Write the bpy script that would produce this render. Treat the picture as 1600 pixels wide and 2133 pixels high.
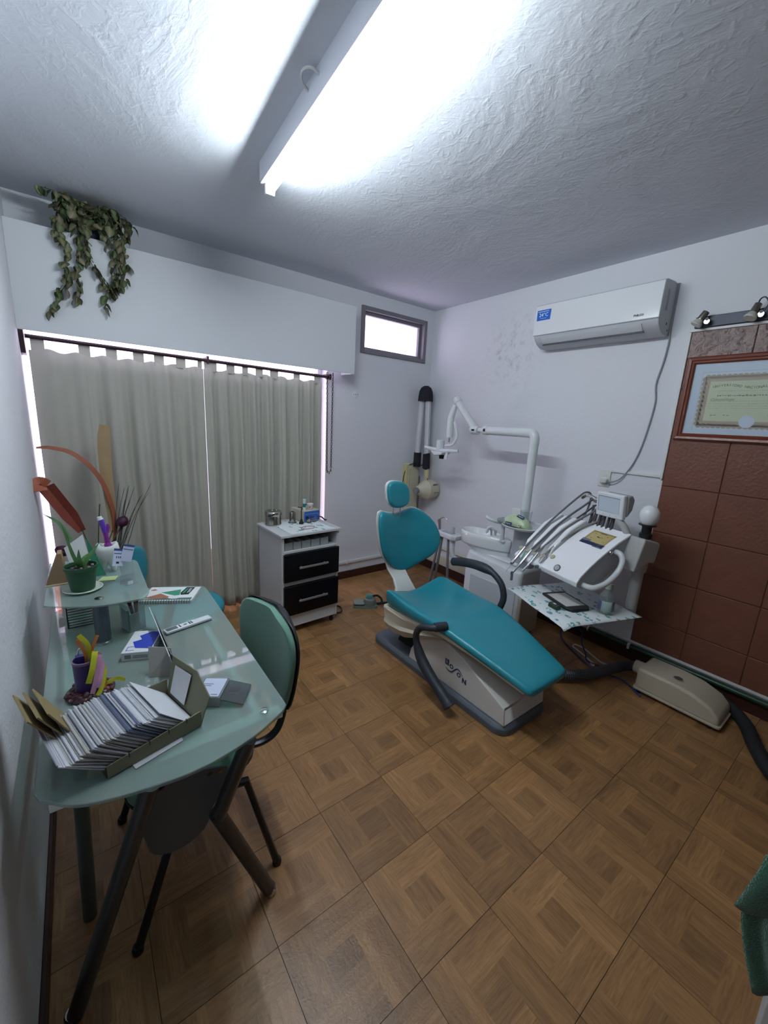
import bpy, bmesh, math, random
from math import pi, sin, cos, radians, sqrt
from mathutils import Vector, Matrix
for _o in list(bpy.data.objects):
    bpy.data.objects.remove(_o)
SC = bpy.context.scene
COL = SC.collection
# ------------------------------------------------------------------ camera
cam_d = bpy.data.cameras.new('camera')
cam_d.sensor_fit = 'HORIZONTAL'
cam_d.sensor_width = 36.0
cam_d.lens = 18.83
cam_d.clip_start = 0.02
cam = bpy.data.objects.new('camera', cam_d)
COL.objects.link(cam)
CF = Vector((0.595513, 0.773628, -0.216482)); CR = Vector((0.798279, -0.600085, 0.051473)); CD = Vector((-0.090087, -0.203466, -0.974929))
m = Matrix.Identity(4)
for i in range(3):
    m[i][0] = CR[i]; m[i][1] = -CD[i]; m[i][2] = -CF[i]
m.translation = Vector((-2.965172, -3.193404, 1.524423))
cam.matrix_world = m
SC.camera = cam
# ------------------------------------------------------------------ sky, exposure
world = bpy.data.worlds.new('daylight')
SC.world = world
world.use_nodes = True
_bg = world.node_tree.nodes['Background']
_bg.inputs[0].default_value = (0.98, 0.94, 1.0, 1)
_bg.inputs[1].default_value = 4.5
SC.view_settings.view_transform = 'Standard'
SC.view_settings.look = 'None'
SC.view_settings.gamma = 1.0
SC.view_settings.use_curve_mapping = False
SC.view_settings.exposure = 0.38
SC.cycles.transparent_max_bounces = 32
TUBE_STRENGTH = 135.0
TUBE_COLOR = (0.86, 0.955, 1.0, 1)

# ------------------------------------------------------------------ helpers
def lin(c):
    if isinstance(c, str):
        c = [int(c[i:i+2], 16) for i in (0, 2, 4)]
    return tuple(((v/255)/12.92 if v/255 <= .04045 else ((v/255+.055)/1.055)**2.4) for v in c) + (1,)

MATS = {}
def mat(name, col, rough=.5, metal=0, bump=0, bscale=60, var=0, vscale=8, coat=0, alpha=1, trans=0,
        ior=1.45, sheen=0, spec=.5, sub=0, detail=4):
    if name in MATS: return MATS[name]
    M = bpy.data.materials.new(name); M.use_nodes = True
    nt = M.node_tree; b = nt.nodes['Principled BSDF']
    c = lin(col)
    b.inputs['Base Color'].default_value = c
    b.inputs['Roughness'].default_value = rough
    b.inputs['Metallic'].default_value = metal
    b.inputs['IOR'].default_value = ior
    b.inputs['Alpha'].default_value = alpha
    b.inputs['Transmission Weight'].default_value = trans
    b.inputs['Coat Weight'].default_value = coat
    b.inputs['Specular IOR Level'].default_value = spec
    if sheen: b.inputs['Sheen Weight'].default_value = sheen
    tc = nt.nodes.new('ShaderNodeTexCoord')
    if var:
        n = nt.nodes.new('ShaderNodeTexNoise'); n.inputs['Scale'].default_value = vscale
        n.inputs['Detail'].default_value = 5
        nt.links.new(tc.outputs['Object'], n.inputs['Vector'])
        mx = nt.nodes.new('ShaderNodeMix'); mx.data_type = 'RGBA'
        mx.inputs[6].default_value = tuple(v*(1-var) for v in c[:3])+(1,)
        mx.inputs[7].default_value = tuple(min(1, v*(1+var)) for v in c[:3])+(1,)
        nt.links.new(n.outputs['Fac'], mx.inputs[0])
        nt.links.new(mx.outputs[2], b.inputs['Base Color'])
    if bump:
        n2 = nt.nodes.new('ShaderNodeTexNoise'); n2.inputs['Scale'].default_value = bscale
        n2.inputs['Detail'].default_value = detail
        nt.links.new(tc.outputs['Object'], n2.inputs['Vector'])
        bp = nt.nodes.new('ShaderNodeBump'); bp.inputs['Strength'].default_value = bump
        bp.inputs['Distance'].default_value = .01
        nt.links.new(n2.outputs['Fac'], bp.inputs['Height'])
        nt.links.new(bp.outputs['Normal'], b.inputs['Normal'])
    MATS[name] = M
    return M

def glassy(name, col, tint=.85, rough=.02, body=0.0):
    """thin clear plastic / glass sheet: transparent, with a surface gloss and a little body colour"""
    if name in MATS: return MATS[name]
    M = bpy.data.materials.new(name); M.use_nodes = True
    nt = M.node_tree; nt.nodes.clear()
    out = nt.nodes.new('ShaderNodeOutputMaterial')
    tr = nt.nodes.new('ShaderNodeBsdfTransparent'); tr.inputs[0].default_value = tuple(v*tint for v in lin(col)[:3])+(1,)
    df = nt.nodes.new('ShaderNodeBsdfDiffuse'); df.inputs[0].default_value = lin(col)
    gl = nt.nodes.new('ShaderNodeBsdfGlossy'); gl.inputs['Roughness'].default_value = rough
    lw = nt.nodes.new('ShaderNodeLayerWeight'); lw.inputs[0].default_value = .5
    pw = nt.nodes.new('ShaderNodeMath'); pw.operation = 'POWER'; pw.inputs[1].default_value = 4
    nt.links.new(lw.outputs['Facing'], pw.inputs[0])
    fr = nt.nodes.new('ShaderNodeMath'); fr.operation = 'MULTIPLY_ADD'; fr.inputs[1].default_value = .5; fr.inputs[2].default_value = .035
    nt.links.new(pw.outputs[0], fr.inputs[0])
    m1 = nt.nodes.new('ShaderNodeMixShader'); m1.inputs[0].default_value = body
    nt.links.new(tr.outputs[0], m1.inputs[1]); nt.links.new(df.outputs[0], m1.inputs[2])
    m2 = nt.nodes.new('ShaderNodeMixShader')
    nt.links.new(fr.outputs[0], m2.inputs[0]); nt.links.new(m1.outputs[0], m2.inputs[1]); nt.links.new(gl.outputs[0], m2.inputs[2])
    nt.links.new(m2.outputs[0], out.inputs[0])
    MATS[name] = M
    return M

class MB:
    def __init__(s): s.v = []; s.f = []
    def add(s, vs, fs):
        o = len(s.v); s.v += [tuple(v) for v in vs]; s.f += [tuple(i+o for i in f) for f in fs]; return s
    def box(s, x0, x1, y0, y1, z0, z1):
        return s.add([(x0,y0,z0),(x1,y0,z0),(x1,y1,z0),(x0,y1,z0),(x0,y0,z1),(x1,y0,z1),(x1,y1,z1),(x0,y1,z1)],
                     [(0,3,2,1),(4,5,6,7),(0,1,5,4),(1,2,6,5),(2,3,7,6),(3,0,4,7)])
    def cbox(s, c, sx, sy, sz, rz=0, tilt=None):
        M = Matrix.Translation(c) @ Matrix.Rotation(rz, 4, 'Z')
        if tilt: M = M @ Matrix.Rotation(tilt[1], 4, tilt[0])
        t = MB().box(-sx/2, sx/2, -sy/2, sy/2, -sz/2, sz/2)
        return s.add([M @ Vector(v) for v in t.v], t.f)
    def prism(s, poly, axis, a0, a1):
        """poly: list of 2D points; axis 'x': (y,z), 'y': (x,z), 'z': (x,y)"""
        def P(p, a):
            return {'x': (a, p[0], p[1]), 'y': (p[0], a, p[1]), 'z': (p[0], p[1], a)}[axis]
        n = len(poly)
        return s.add([P(p, a0) for p in poly]+[P(p, a1) for p in poly],
                     [tuple(range(n))[::-1], tuple(range(n, 2*n))]+[(i, (i+1) % n, n+(i+1) % n, n+i) for i in range(n)])
    def lathe(s, prof, c=(0,0,0), n=24, M=None, cap=True):
        vs = []; fs = []
        T = Matrix.Translation(c)
        if M is not None: T = T @ M
        for r, z in prof:
            for k in range(n):
                a = 2*pi*k/n
                vs.append(T @ Vector((r*cos(a), r*sin(a), z)))
        for i in range(len(prof)-1):
            for k in range(n):
                fs.append((i*n+k, i*n+(k+1) % n, (i+1)*n+(k+1) % n, (i+1)*n+k))
        if cap:
            fs.append(tuple(range(n))[::-1]); fs.append(tuple((len(prof)-1)*n+k for k in range(n)))
        return s.add(vs, fs)
    def tube(s, pts, r, n=10, cap=True, flat=1.0):
        pts = [Vector(p) for p in pts]
        rs = r if isinstance(r, (list, tuple)) else [r]*len(pts)
        t0 = (pts[1]-pts[0]).normalized()
        up = Vector((0,0,1)) if abs(t0.z) < .9 else Vector((1,0,0))
        u = t0.cross(up).normalized(); vs = []; fs = []
        for i, p in enumerate(pts):
            if i == 0: t = pts[1]-pts[0]
            elif i == len(pts)-1: t = pts[-1]-pts[-2]
            else: t = (pts[i+1]-p).normalized()+(p-pts[i-1]).normalized()
            t.normalize()
            u = (u-t*u.dot(t)).normalized(); w = t.cross(u)
            for k in range(n):
                a = 2*pi*k/n
                vs.append(p+u*rs[i]*cos(a)+w*rs[i]*sin(a)*flat)
        m_ = len(pts)
        for i in range(m_-1):
            for k in range(n):
                fs.append((i*n+k, i*n+(k+1) % n, (i+1)*n+(k+1) % n, (i+1)*n+k))
        if cap:
            fs.append(tuple(range(n))[::-1]); fs.append(tuple((m_-1)*n+k for k in range(n)))
        return s.add(vs, fs)
    def loft(s, loops, cap=True):
        n = len(loops[0]); vs = [v for L in loops for v in L]; fs = []
        for i in range(len(loops)-1):
            for k in range(n):
                fs.append((i*n+k, i*n+(k+1) % n, (i+1)*n+(k+1) % n, (i+1)*n+k))
        if cap:
            fs.append(tuple(range(n))[::-1]); fs.append(tuple((len(loops)-1)*n+k for k in range(n)))
        return s.add(vs, fs)
    def grid(s, fn, nu, nv):
        vs = [fn(i/nu, j/nv) for i in range(nu+1) for j in range(nv+1)]
        fs = [(i*(nv+1)+j, (i+1)*(nv+1)+j, (i+1)*(nv+1)+j+1, i*(nv+1)+j+1) for i in range(nu) for j in range(nv)]
        return s.add(vs, fs)
    def xf(s, M):
        s.v = [tuple(M @ Vector(v)) for v in s.v]; return s
    def text(s, txt, size, M, ext=.0004, shear=0, bold=0):
        cu = bpy.data.curves.new('t', 'FONT'); cu.body = txt; cu.size = size; cu.extrude = ext
        cu.shear = shear; cu.align_x = 'CENTER'; cu.align_y = 'CENTER'; cu.resolution_u = 2; cu.offset = bold
        ob = bpy.data.objects.new('t', cu); COL.objects.link(ob)
        bpy.context.view_layer.update()
        me = bpy.data.meshes.new_from_object(ob.evaluated_get(bpy.context.evaluated_depsgraph_get()))
        s.add([M @ v.co for v in me.vertices], [tuple(p.vertices) for p in me.polygons])
        bpy.data.objects.remove(ob); bpy.data.curves.remove(cu); bpy.data.meshes.remove(me)
        return s

def frame(o, ux, uy):
    """matrix with origin o, x axis ux, y axis uy (z = ux x uy)"""
    ux = Vector(ux).normalized(); uy = Vector(uy).normalized(); uz = ux.cross(uy).normalized(); uy = uz.cross(ux)
    M = Matrix.Identity(4)
    for i in range(3): M[i][0] = ux[i]; M[i][1] = uy[i]; M[i][2] = uz[i]
    M.translation = Vector(o); return M

TM = {}
def thing(name, label, cat, loc=(0,0,0), rz=0, group=None):
    o = bpy.data.objects.new(name, None); COL.objects.link(o)
    o.empty_display_size = .05
    o.location = loc; o.rotation_euler = (0, 0, rz)
    TM[o.name] = Matrix.Translation(loc) @ Matrix.Rotation(rz, 4, 'Z')
    o['label'] = label; o['category'] = cat
    if group: o['group'] = group
    return o
def mesh_of(name, mb, m, smooth=35):
    me = bpy.data.meshes.new(name)
    me.from_pydata([tuple(v) for v in mb.v], [], mb.f)
    bm = bmesh.new(); bm.from_mesh(me); bmesh.ops.recalc_face_normals(bm, faces=bm.faces); bm.to_mesh(me); bm.free()
    if m: me.materials.append(m)
    if smooth:
        for p in me.polygons: p.use_smooth = True
        me.set_sharp_from_angle(angle=radians(smooth))
    return me
def mods(o, bevel=0, sub=0, seg=2, solid=0):
    if solid:
        d = o.modifiers.new('solid', 'SOLIDIFY'); d.thickness = solid; d.offset = 0
    if bevel:
        d = o.modifiers.new('bevel', 'BEVEL'); d.width = bevel; d.segments = seg; d.limit_method = 'ANGLE'; d.angle_limit = radians(35)
        d.harden_normals = False
    if sub:
        d = o.modifiers.new('sub', 'SUBSURF'); d.levels = sub; d.render_levels = sub
def part(name, mb, m, parent, bevel=0, sub=0, seg=2, solid=0, smooth=35, label=None, kind=None, world=True):
    """a part (or sub-part); mb in world coordinates unless world=False"""
    root = parent
    while root.parent: root = root.parent
    if world and root.name in TM:
        inv = TM[root.name].inverted(); mb.v = [tuple(inv @ Vector(v)) for v in mb.v]
    elif world and root.get('_o'):
        pass
    if world and root.name not in TM:
        l = root.location; mb.v = [(v[0]-l[0], v[1]-l[1], v[2]-l[2]) for v in mb.v]
    o = bpy.data.objects.new(name, mesh_of(name, mb, m, smooth)); COL.objects.link(o); o.parent = parent
    mods(o, bevel, sub, seg, solid)
    if label: o['label'] = label
    if kind: o['kind'] = kind
    return o
def single(name, mb, m, label, cat, group=None, bevel=0, sub=0, seg=2, solid=0, smooth=35, kind=None):
    """a thing that is one mesh; origin at the centre of its base"""
    xs = [v[0] for v in mb.v]; ys = [v[1] for v in mb.v]; zs = [v[2] for v in mb.v]
    c = Vector(((min(xs)+max(xs))/2, (min(ys)+max(ys))/2, min(zs)))
    mb.v = [(v[0]-c[0], v[1]-c[1], v[2]-c[2]) for v in mb.v]
    o = bpy.data.objects.new(name, mesh_of(name, mb, m, smooth)); COL.objects.link(o); o.location = c
    mods(o, bevel, sub, seg, solid)
    if label: o['label'] = label
    if cat: o['category'] = cat
    if group: o['group'] = group
    if kind: o['kind'] = kind
    return o
def struct(name, mb, m, label=None, cat=None, **k):
    o = single(name, mb, m, label, cat, kind='structure', **k)
    return o
def arc(c, r, a0, a1, n, plane='xz', y=0):
    return [(c[0]+r*cos(a0+(a1-a0)*i/n), c[1]+r*sin(a0+(a1-a0)*i/n)) for i in range(n+1)]
def rrect(x0, x1, y0, y1, r, n=5):
    P = []
    for cx, cy, a in ((x1-r, y1-r, 0), (x0+r, y1-r, pi/2), (x0+r, y0+r, pi), (x1-r, y0+r, 1.5*pi)):
        for i in range(n+1):
            P.append((cx+r*cos(a+pi/2*i/n), cy+r*sin(a+pi/2*i/n)))
    return P
def smoothpath(pts, n=6):
    """Catmull-Rom through pts"""
    P = [Vector(p) for p in pts]; out = []
    for i in range(len(P)-1):
        p0 = P[i-1] if i else P[0]*2-P[1]; p1 = P[i]; p2 = P[i+1]; p3 = P[i+2] if i+2 < len(P) else P[-1]*2-P[-2]
        for k in range(n):
            t = k/n
            out.append(.5*((2*p1)+(p2-p0)*t+(2*p0-5*p1+4*p2-p3)*t*t+(3*p1-p0-3*p2+p3)*t**3))
    out.append(P[-1]); return out
def lerp(a, b, t): return a+(b-a)*t
RND = random.Random(7)
# ------------------------------------------------------------------ the room
H = 2.63; XL = -3.165; YF = -3.75
def paint(name, col, bump, scale, stain=False, rough=.85, ceil=False):
    M = mat(name, col, rough, spec=.25)
    nt = M.node_tree; b = nt.nodes['Principled BSDF']
    g = nt.nodes.new('ShaderNodeNewGeometry')
    n1 = nt.nodes.new('ShaderNodeTexNoise'); n1.inputs['Scale'].default_value = scale; n1.inputs['Detail'].default_value = 8
    n1.inputs['Roughness'].default_value = .6; n1.inputs['Distortion'].default_value = .8 if ceil else .2
    mp = nt.nodes.new('ShaderNodeMapping'); mp.inputs['Scale'].default_value = (1, 1, 1) if not ceil else (1.0, .75, 1)
    nt.links.new(g.outputs['Position'], mp.inputs['Vector']); nt.links.new(mp.outputs[0], n1.inputs['Vector'])
    bp = nt.nodes.new('ShaderNodeBump'); bp.inputs['Strength'].default_value = bump; bp.inputs['Distance'].default_value = .03 if ceil else .01
    nt.links.new(n1.outputs['Fac'], bp.inputs['Height'])
    last = bp
    if ceil:
        v = nt.nodes.new('ShaderNodeTexNoise'); v.inputs['Scale'].default_value = 22; v.inputs['Detail'].default_value = 9; v.inputs['Distortion'].default_value = 1.6
        nt.links.new(mp.outputs[0], v.inputs['Vector'])
        rp = nt.nodes.new('ShaderNodeValToRGB'); rp.color_ramp.elements[0].position = .5; rp.color_ramp.elements[1].position = .72
        nt.links.new(v.outputs['Fac'], rp.inputs[0])
        bp2 = nt.nodes.new('ShaderNodeBump'); bp2.inputs['Strength'].default_value = .10; bp2.inputs['Distance'].default_value = .012
        nt.links.new(rp.outputs[0], bp2.inputs['Height']); nt.links.new(bp.outputs[0], bp2.inputs['Normal']); last = bp2
    nt.links.new(last.outputs['Normal'], b.inputs['Normal'])
    if stain:      # damp mark flaking off the paint beside the air conditioner
        sp = nt.nodes.new('ShaderNodeVectorMath'); sp.operation = 'DISTANCE'; sp.inputs[1].default_value = (0, -.98, 2.17)
        sc = nt.nodes.new('ShaderNodeVectorMath'); sc.operation = 'MULTIPLY'; sc.inputs[1].default_value = (1, 1, 1)
        nt.links.new(g.outputs['Position'], sp.inputs[0])
        mr = nt.nodes.new('ShaderNodeMapRange'); mr.inputs[1].default_value = .05; mr.inputs[2].default_value = .38; mr.inputs[3].default_value = 1; mr.inputs[4].default_value = 0
        nt.links.new(sp.outputs['Value'], mr.inputs[0])
        n = nt.nodes.new('ShaderNodeTexNoise'); n.inputs['Scale'].default_value = 16; n.inputs['Detail'].default_value = 8; n.inputs['Roughness'].default_value = .75
        nt.links.new(g.outputs['Position'], n.inputs['Vector'])
        r2 = nt.nodes.new('ShaderNodeValToRGB'); r2.color_ramp.elements[0].position = .5; r2.color_ramp.elements[1].position = .66
        nt.links.new(n.outputs['Fac'], r2.inputs[0])
        ml = nt.nodes.new('ShaderNodeMath'); ml.operation = 'MULTIPLY'
        nt.links.new(mr.outputs[0], ml.inputs[0]); nt.links.new(r2.outputs[0], ml.inputs[1])
        m3 = nt.nodes.new('ShaderNodeMath'); m3.operation = 'MULTIPLY'; m3.inputs[1].default_value = .55
        nt.links.new(ml.outputs[0], m3.inputs[0])
        mx = nt.nodes.new('ShaderNodeMix'); mx.data_type = 'RGBA'; mx.inputs[6].default_value = lin(col); mx.inputs[7].default_value = lin('8f8a88')
        nt.links.new(m3.outputs[0], mx.inputs[0]); nt.links.new(mx.outputs[2], b.inputs['Base Color'])
    return M
WALL = paint('wall_paint', 'd8dae0', .25, 40)
WALLR = paint('wall_paint_right', 'd8dae0', .3, 30, stain=True)
CEIL = paint('ceiling_plaster', 'd3d7e0', .30, 2.4, ceil=True)
wb = MB()
for x0, x1, z0, z1 in ((-1.2, -.84, 0, H), (-.84, -.13, 0, 2.16), (-.84, -.13, 2.49, H), (-.13, .2, 0, H), (-3.765, -1.2, 2.3, H)):
    wb.box(x0, x1, 0, .2, z0, z1)
struct('wall_back', wb, WALL, smooth=0)
struct('wall_left', MB().box(XL-.2, XL, YF-.2, 0, 0, H), WALL, smooth=0)
wr = struct('wall_right', MB().box(0, .2, YF-.2, 0, 0, H), WALLR, smooth=0)
struct('wall_front', MB().box(XL, 0, YF-.2, YF, 0, H), paint('front_wall_toned_down', '8d8378', .25, 40), smooth=0)  # unseen wall behind the camera, toned darker to cut bounce on the near floor
struct('ceiling', MB().box(XL-.2, .2, YF-.2, .2, H, H+.12), CEIL, smooth=0)
fl = struct('floor', MB().box(XL-.2, .2, YF-.2, .2, -.06, -.004), mat('floor_grout', '2b2018', .9), smooth=0)
# parquet-print vinyl tiles, 30 cm, every tile a pinwheel of narrow strips around a darker square
def wood_mat():
    M = bpy.data.materials.new('parquet_vinyl'); M.use_nodes = True; nt = M.node_tree; b = nt.nodes['Principled BSDF']
    at = nt.nodes.new('ShaderNodeVertexColor'); at.layer_name = 'tone'
    uv = nt.nodes.new('ShaderNodeUVMap'); uv.uv_map = 'UVMap'
    oi = nt.nodes.new('ShaderNodeObjectInfo')
    ad = nt.nodes.new('ShaderNodeVectorMath'); ad.operation = 'ADD'
    mu = nt.nodes.new('ShaderNodeVectorMath'); mu.operation = 'SCALE'; mu.inputs['Scale'].default_value = 40
    cx = nt.nodes.new('ShaderNodeCombineXYZ'); nt.links.new(oi.outputs['Random'], cx.inputs[0]); nt.links.new(oi.outputs['Random'], cx.inputs[1])
    nt.links.new(cx.outputs[0], mu.inputs[0]); nt.links.new(uv.outputs[0], ad.inputs[0]); nt.links.new(mu.outputs[0], ad.inputs[1])
    mp = nt.nodes.new('ShaderNodeMapping'); mp.inputs['Scale'].default_value = (5, 60, 1)
    nt.links.new(ad.outputs[0], mp.inputs[0])
    n = nt.nodes.new('ShaderNodeTexNoise'); n.inputs['Scale'].default_value = 2.0; n.inputs['Detail'].default_value = 6; n.inputs['Distortion'].default_value = 1.2
    nt.links.new(mp.outputs[0], n.inputs[0])
    r = nt.nodes.new('ShaderNodeValToRGB')
    r.color_ramp.elements[0].position = .3; r.color_ramp.elements[0].color = (.66, .62, .58, 1)
    r.color_ramp.elements[1].position = .72; r.color_ramp.elements[1].color = (1.12, 1.1, 1.06, 1)
    nt.links.new(n.outputs['Fac'], r.inputs[0])
    mx = nt.nodes.new('ShaderNodeMix'); mx.data_type = 'RGBA'; mx.blend_type = 'MULTIPLY'; mx.inputs[0].default_value = 1
    nt.links.new(at.outputs[0], mx.inputs[6]); nt.links.new(r.outputs[0], mx.inputs[7])
    hs = nt.nodes.new('ShaderNodeHueSaturation')
    mr = nt.nodes.new('ShaderNodeMapRange'); mr.inputs[3].default_value = .86; mr.inputs[4].default_value = 1.14
    nt.links.new(oi.outputs['Random'], mr.inputs[0]); nt.links.new(mr.outputs[0], hs.inputs['Value']); nt.links.new(mx.outputs[2], hs.inputs['Color'])
    nt.links.new(hs.outputs[0], b.inputs['Base Color'])
    b.inputs['Roughness'].default_value = .36; b.inputs['Specular IOR Level'].default_value = .42
    g = nt.nodes.new('ShaderNodeNewGeometry')
    n2 = nt.nodes.new('ShaderNodeTexNoise'); n2.inputs['Scale'].default_value = 55; n2.inputs['Detail'].default_value = 5; n2.inputs['Distortion'].default_value = 1.5
    nt.links.new(g.outputs['Position'], n2.inputs[0])
    bp = nt.nodes.new('ShaderNodeBump'); bp.inputs['Strength'].default_value = .18; bp.inputs['Distance'].default_value = .004
    nt.links.new(n2.outputs['Fac'], bp.inputs['Height']); nt.links.new(bp.outputs[0], b.inputs['Normal'])
    return M
WOOD = wood_mat()
def tile_mesh(seed):
    rr = random.Random(seed); T = .2985; h = T/2; th = T/3
    quads = []     # (x0,x1,y0,y1,along x?,tone)
    a, b_ = -h, -h+th; c, d = h-th, h
    def strips(x0, x1, y0, y1, alongx, base, n=3, light=None):
        for k in range(n):
            t = base*rr.uniform(.86, 1.12)
            if light == k: t *= 1.24
            if alongx: quads.append((x0, x1, lerp(y0, y1, k/n), lerp(y0, y1, (k+1)/n), True, t))
            else: quads.append((lerp(x0, x1, k/n), lerp(x0, x1, (k+1)/n), y0, y1, False, t))
    strips(a, c, a, b_, True, .98, 3, 2)
    strips(c, d, a, c, False, 1.0, 3, 0)
    strips(b_, d, c, d, True, .98, 3, None)
    strips(a, b_, b_, d, False, .96, 3, 2)
    strips(b_, c, b_, c, False, .84, 3)
    me = bpy.data.meshes.new('tile'); vs = []; fs = []; tones = []; uvs = []
    for x0, x1, y0, y1, ax, t in quads:
        o = len(vs); vs += [(x0, y0, 0), (x1, y0, 0), (x1, y1, 0), (x0, y1, 0)]; fs.append((o, o+1, o+2, o+3)); tones.append(t)
        u0 = rr.uniform(0, 3)
        uvs.append([(u0+x0, y0), (u0+x1, y0), (u0+x1, y1), (u0+x0, y1)] if ax else [(u0+y0, x0), (u0+y0, x1), (u0+y1, x1), (u0+y1, x0)])
    o = len(vs); vs += [(-h, -h, 0), (h, -h, 0), (h, h, 0), (-h, h, 0), (-h-.0005, -h-.0005, -.004), (h+.0005, -h-.0005, -.004), (h+.0005, h+.0005, -.004), (-h-.0005, h+.0005, -.004)]
    for k in range(4): fs.append((o+k, o+4+k, o+4+(k+1) % 4, o+(k+1) % 4)); tones.append(.35); uvs.append([(0, 0)]*4)
    me.from_pydata(vs, [], fs)
    me.uv_layers.new(name='UVMap'); me.color_attributes.new('tone', 'FLOAT_COLOR', 'CORNER')
    uvl = me.uv_layers['UVMap']; ca = me.color_attributes['tone']
    base = lin('957049')
    for p in me.polygons:
        for q, li in enumerate(p.loop_indices):
            uvl.data[li].uv = uvs[p.index][q]
            t = tones[p.index]; ca.data[li].color = (base[0]*t, base[1]*t*(.97 if t < .8 else 1), base[2]*t*(.94 if t < .8 else 1), 1)
    me.materials.append(WOOD); return me
TMS = [tile_mesh(i) for i in range(4)]
fo = fl.location
for i in range(-2, 9):
    for j in range(-5, 8):
        o = bpy.data.objects.new('tile', TMS[RND.randrange(4)]); COL.objects.link(o); o.parent = fl
        o.location = (-2.6244+.3*i+.15-fo[0], -2.350+.3*j+.15-fo[1], 0-fo[2]+RND.uniform(-.0003, .0003)); o.rotation_euler[2] = ((i+j) % 2)*pi/2 + (pi if RND.random() < .5 else 0)
# baseboards, pipes and raceways
BROWN = mat('baseboard_brown', '3c2019', .45, bump=.1, bscale=20)
struct('baseboard_back', MB().box(-1.2, -.014, -.014, 0, 0, .075), BROWN, bevel=.003)
struct('baseboard_right', MB().box(-.016, 0, YF, 0, 0, .085), BROWN, bevel=.003)
struct('baseboard_left', MB().box(XL, XL+.012, YF, 0, 0, .07), BROWN, bevel=.003)
PIPEW = mat('white_pvc', 'd5d6d6', .45)
r1 = struct('trim_1', MB().box(-1.2, 0, -.022, 0, .155, .183), PIPEW, bevel=.004)
r1.name = 'trim_1'
mb = MB()
for x in (-.95, -.35): mb.box(x-.01, x+.01, -.027, 0, .148, .19)
part('pipe_clip', mb, PIPEW, r1, bevel=.003)
struct('trim_2', MB().tube([(-.018, -.02, .275), (-.018, -1.55, .275)], .013, 10), mat('cream_pipe', 'c9c3b0', .5))
struct('trim_3', MB().box(-.03, 0, -1.6, -.022, .10, .185), mat('cream_pipe', 'c9c3b0', .5), bevel=.005)
gp = struct('trim_4', MB().tube([(-.03, -1.95, .103), (-.03, YF, .103)], .016, 12), mat('green_pipe', '1d3a2b', .35))
part('pipe_end', MB().lathe([(.018, 0), (.018, .012), (.011, .012), (.011, 0)], (-.03, -1.955, .103), 12, Matrix.Rotation(pi/2, 4, 'X')), PIPEW, gp)
for y in (-2.245,):
    part('pipe_clip', MB().box(-.05, -.008, y-.008, y+.008, .085, .125), PIPEW, gp, bevel=.003)
struct('trim_5', MB().tube([(-.014, -1.97, .132), (-.014, YF, .132)], .011, 10), mat('grey_pipe', 'b9bcb9', .4))
# glazed terracotta wall tiles on the right wall with a row of rough stone on top
TERR = mat('terracotta_tile', '6f4434', .42, bump=.25, bscale=55, var=.12, vscale=14)
STONE = mat('rough_stone', 'bfaaa6', .75, bump=1.0, bscale=26, var=.16, vscale=9, detail=8)
def stone_mat(M):
    nt = M.node_tree; b = nt.nodes['Principled BSDF']; g = nt.nodes.new('ShaderNodeNewGeometry')
    n = nt.nodes.new('ShaderNodeTexNoise'); n.inputs['Scale'].default_value = 26; n.inputs['Detail'].default_value = 10; n.inputs['Distortion'].default_value = 1.4; n.inputs['Roughness'].default_value = .62
    nt.links.new(g.outputs['Position'], n.inputs[0])
    r = nt.nodes.new('ShaderNodeValToRGB'); e = r.color_ramp.elements
    e[0].position = .36; e[0].color = lin('8b7472'); e[1].position = .50; e[1].color = lin('c2afab')
    nt.links.new(n.outputs['Fac'], r.inputs[0]); nt.links.new(r.outputs[0], b.inputs['Base Color'])
    bp = nt.nodes.new('ShaderNodeBump'); bp.inputs['Strength'].default_value = 1; bp.inputs['Distance'].default_value = .035
    nt.links.new(n.outputs['Fac'], bp.inputs['Height']); nt.links.new(bp.outputs[0], b.inputs['Normal'])
stone_mat(STONE)
GROUT = mat('tile_grout', '6b3f30', .8)
wl = wr.location
def wtile(y1, z0, h, m, prot):
    w = .2925
    me_key = ('wt', round(h, 3), m.name)
    if me_key not in MATS:
        q = MB().box(-.0, .012, -w/2, w/2, -h/2, h/2)
        MATS[me_key] = mesh_of('tile', q, m, 30)
    o = bpy.data.objects.new('tile', MATS[me_key]); COL.objects.link(o); o.parent = wr
    o.location = (-prot-wl[0], y1-.297/2-wl[1], z0+h/2-wl[2])
    mods(o, bevel=.003)
rows = [(.135, .193), (.332, .295), (.631, .293), (.929, .294), (1.227, .294), (1.525, .293), (1.822, .165)]
for k in range(5):
    for z0, h in rows: wtile(-2.238-.297*k, z0, h, TERR, .012)
    wtile(-2.238-.297*k, 1.992, .143, STONE, .014)
part('grout', MB().box(-.006, .0, YF, -2.238, .13, 2.136), GROUT, wr, smooth=0)
part('edge_trim', MB().box(-.016, 0, -2.2365, -2.2245, 1.262, 2.146), PIPEW, wr, bevel=.003)
part('top_trim', MB().box(-.022, 0, -3.2, -2.224, 2.136, 2.151), PIPEW, wr, bevel=.003)
# old socket cover with three holes, painted over, on the window wall
sk = struct('trim_6', MB().lathe([(.03, 0), (.03, .004), (.026, .006)], (-.905, 0, 1.757), 24, Matrix.Rotation(pi/2, 4, 'X')), WALL)
mb = MB()
for dx in (-.022, 0, .022): mb.lathe([(.0035, 0), (.0035, .0008)], (-.905+dx, -.006, 1.762), 8, Matrix.Rotation(pi/2, 4, 'X'))
part('hole', mb, mat('black_hole', '0c0c0e', .8), sk)
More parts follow.
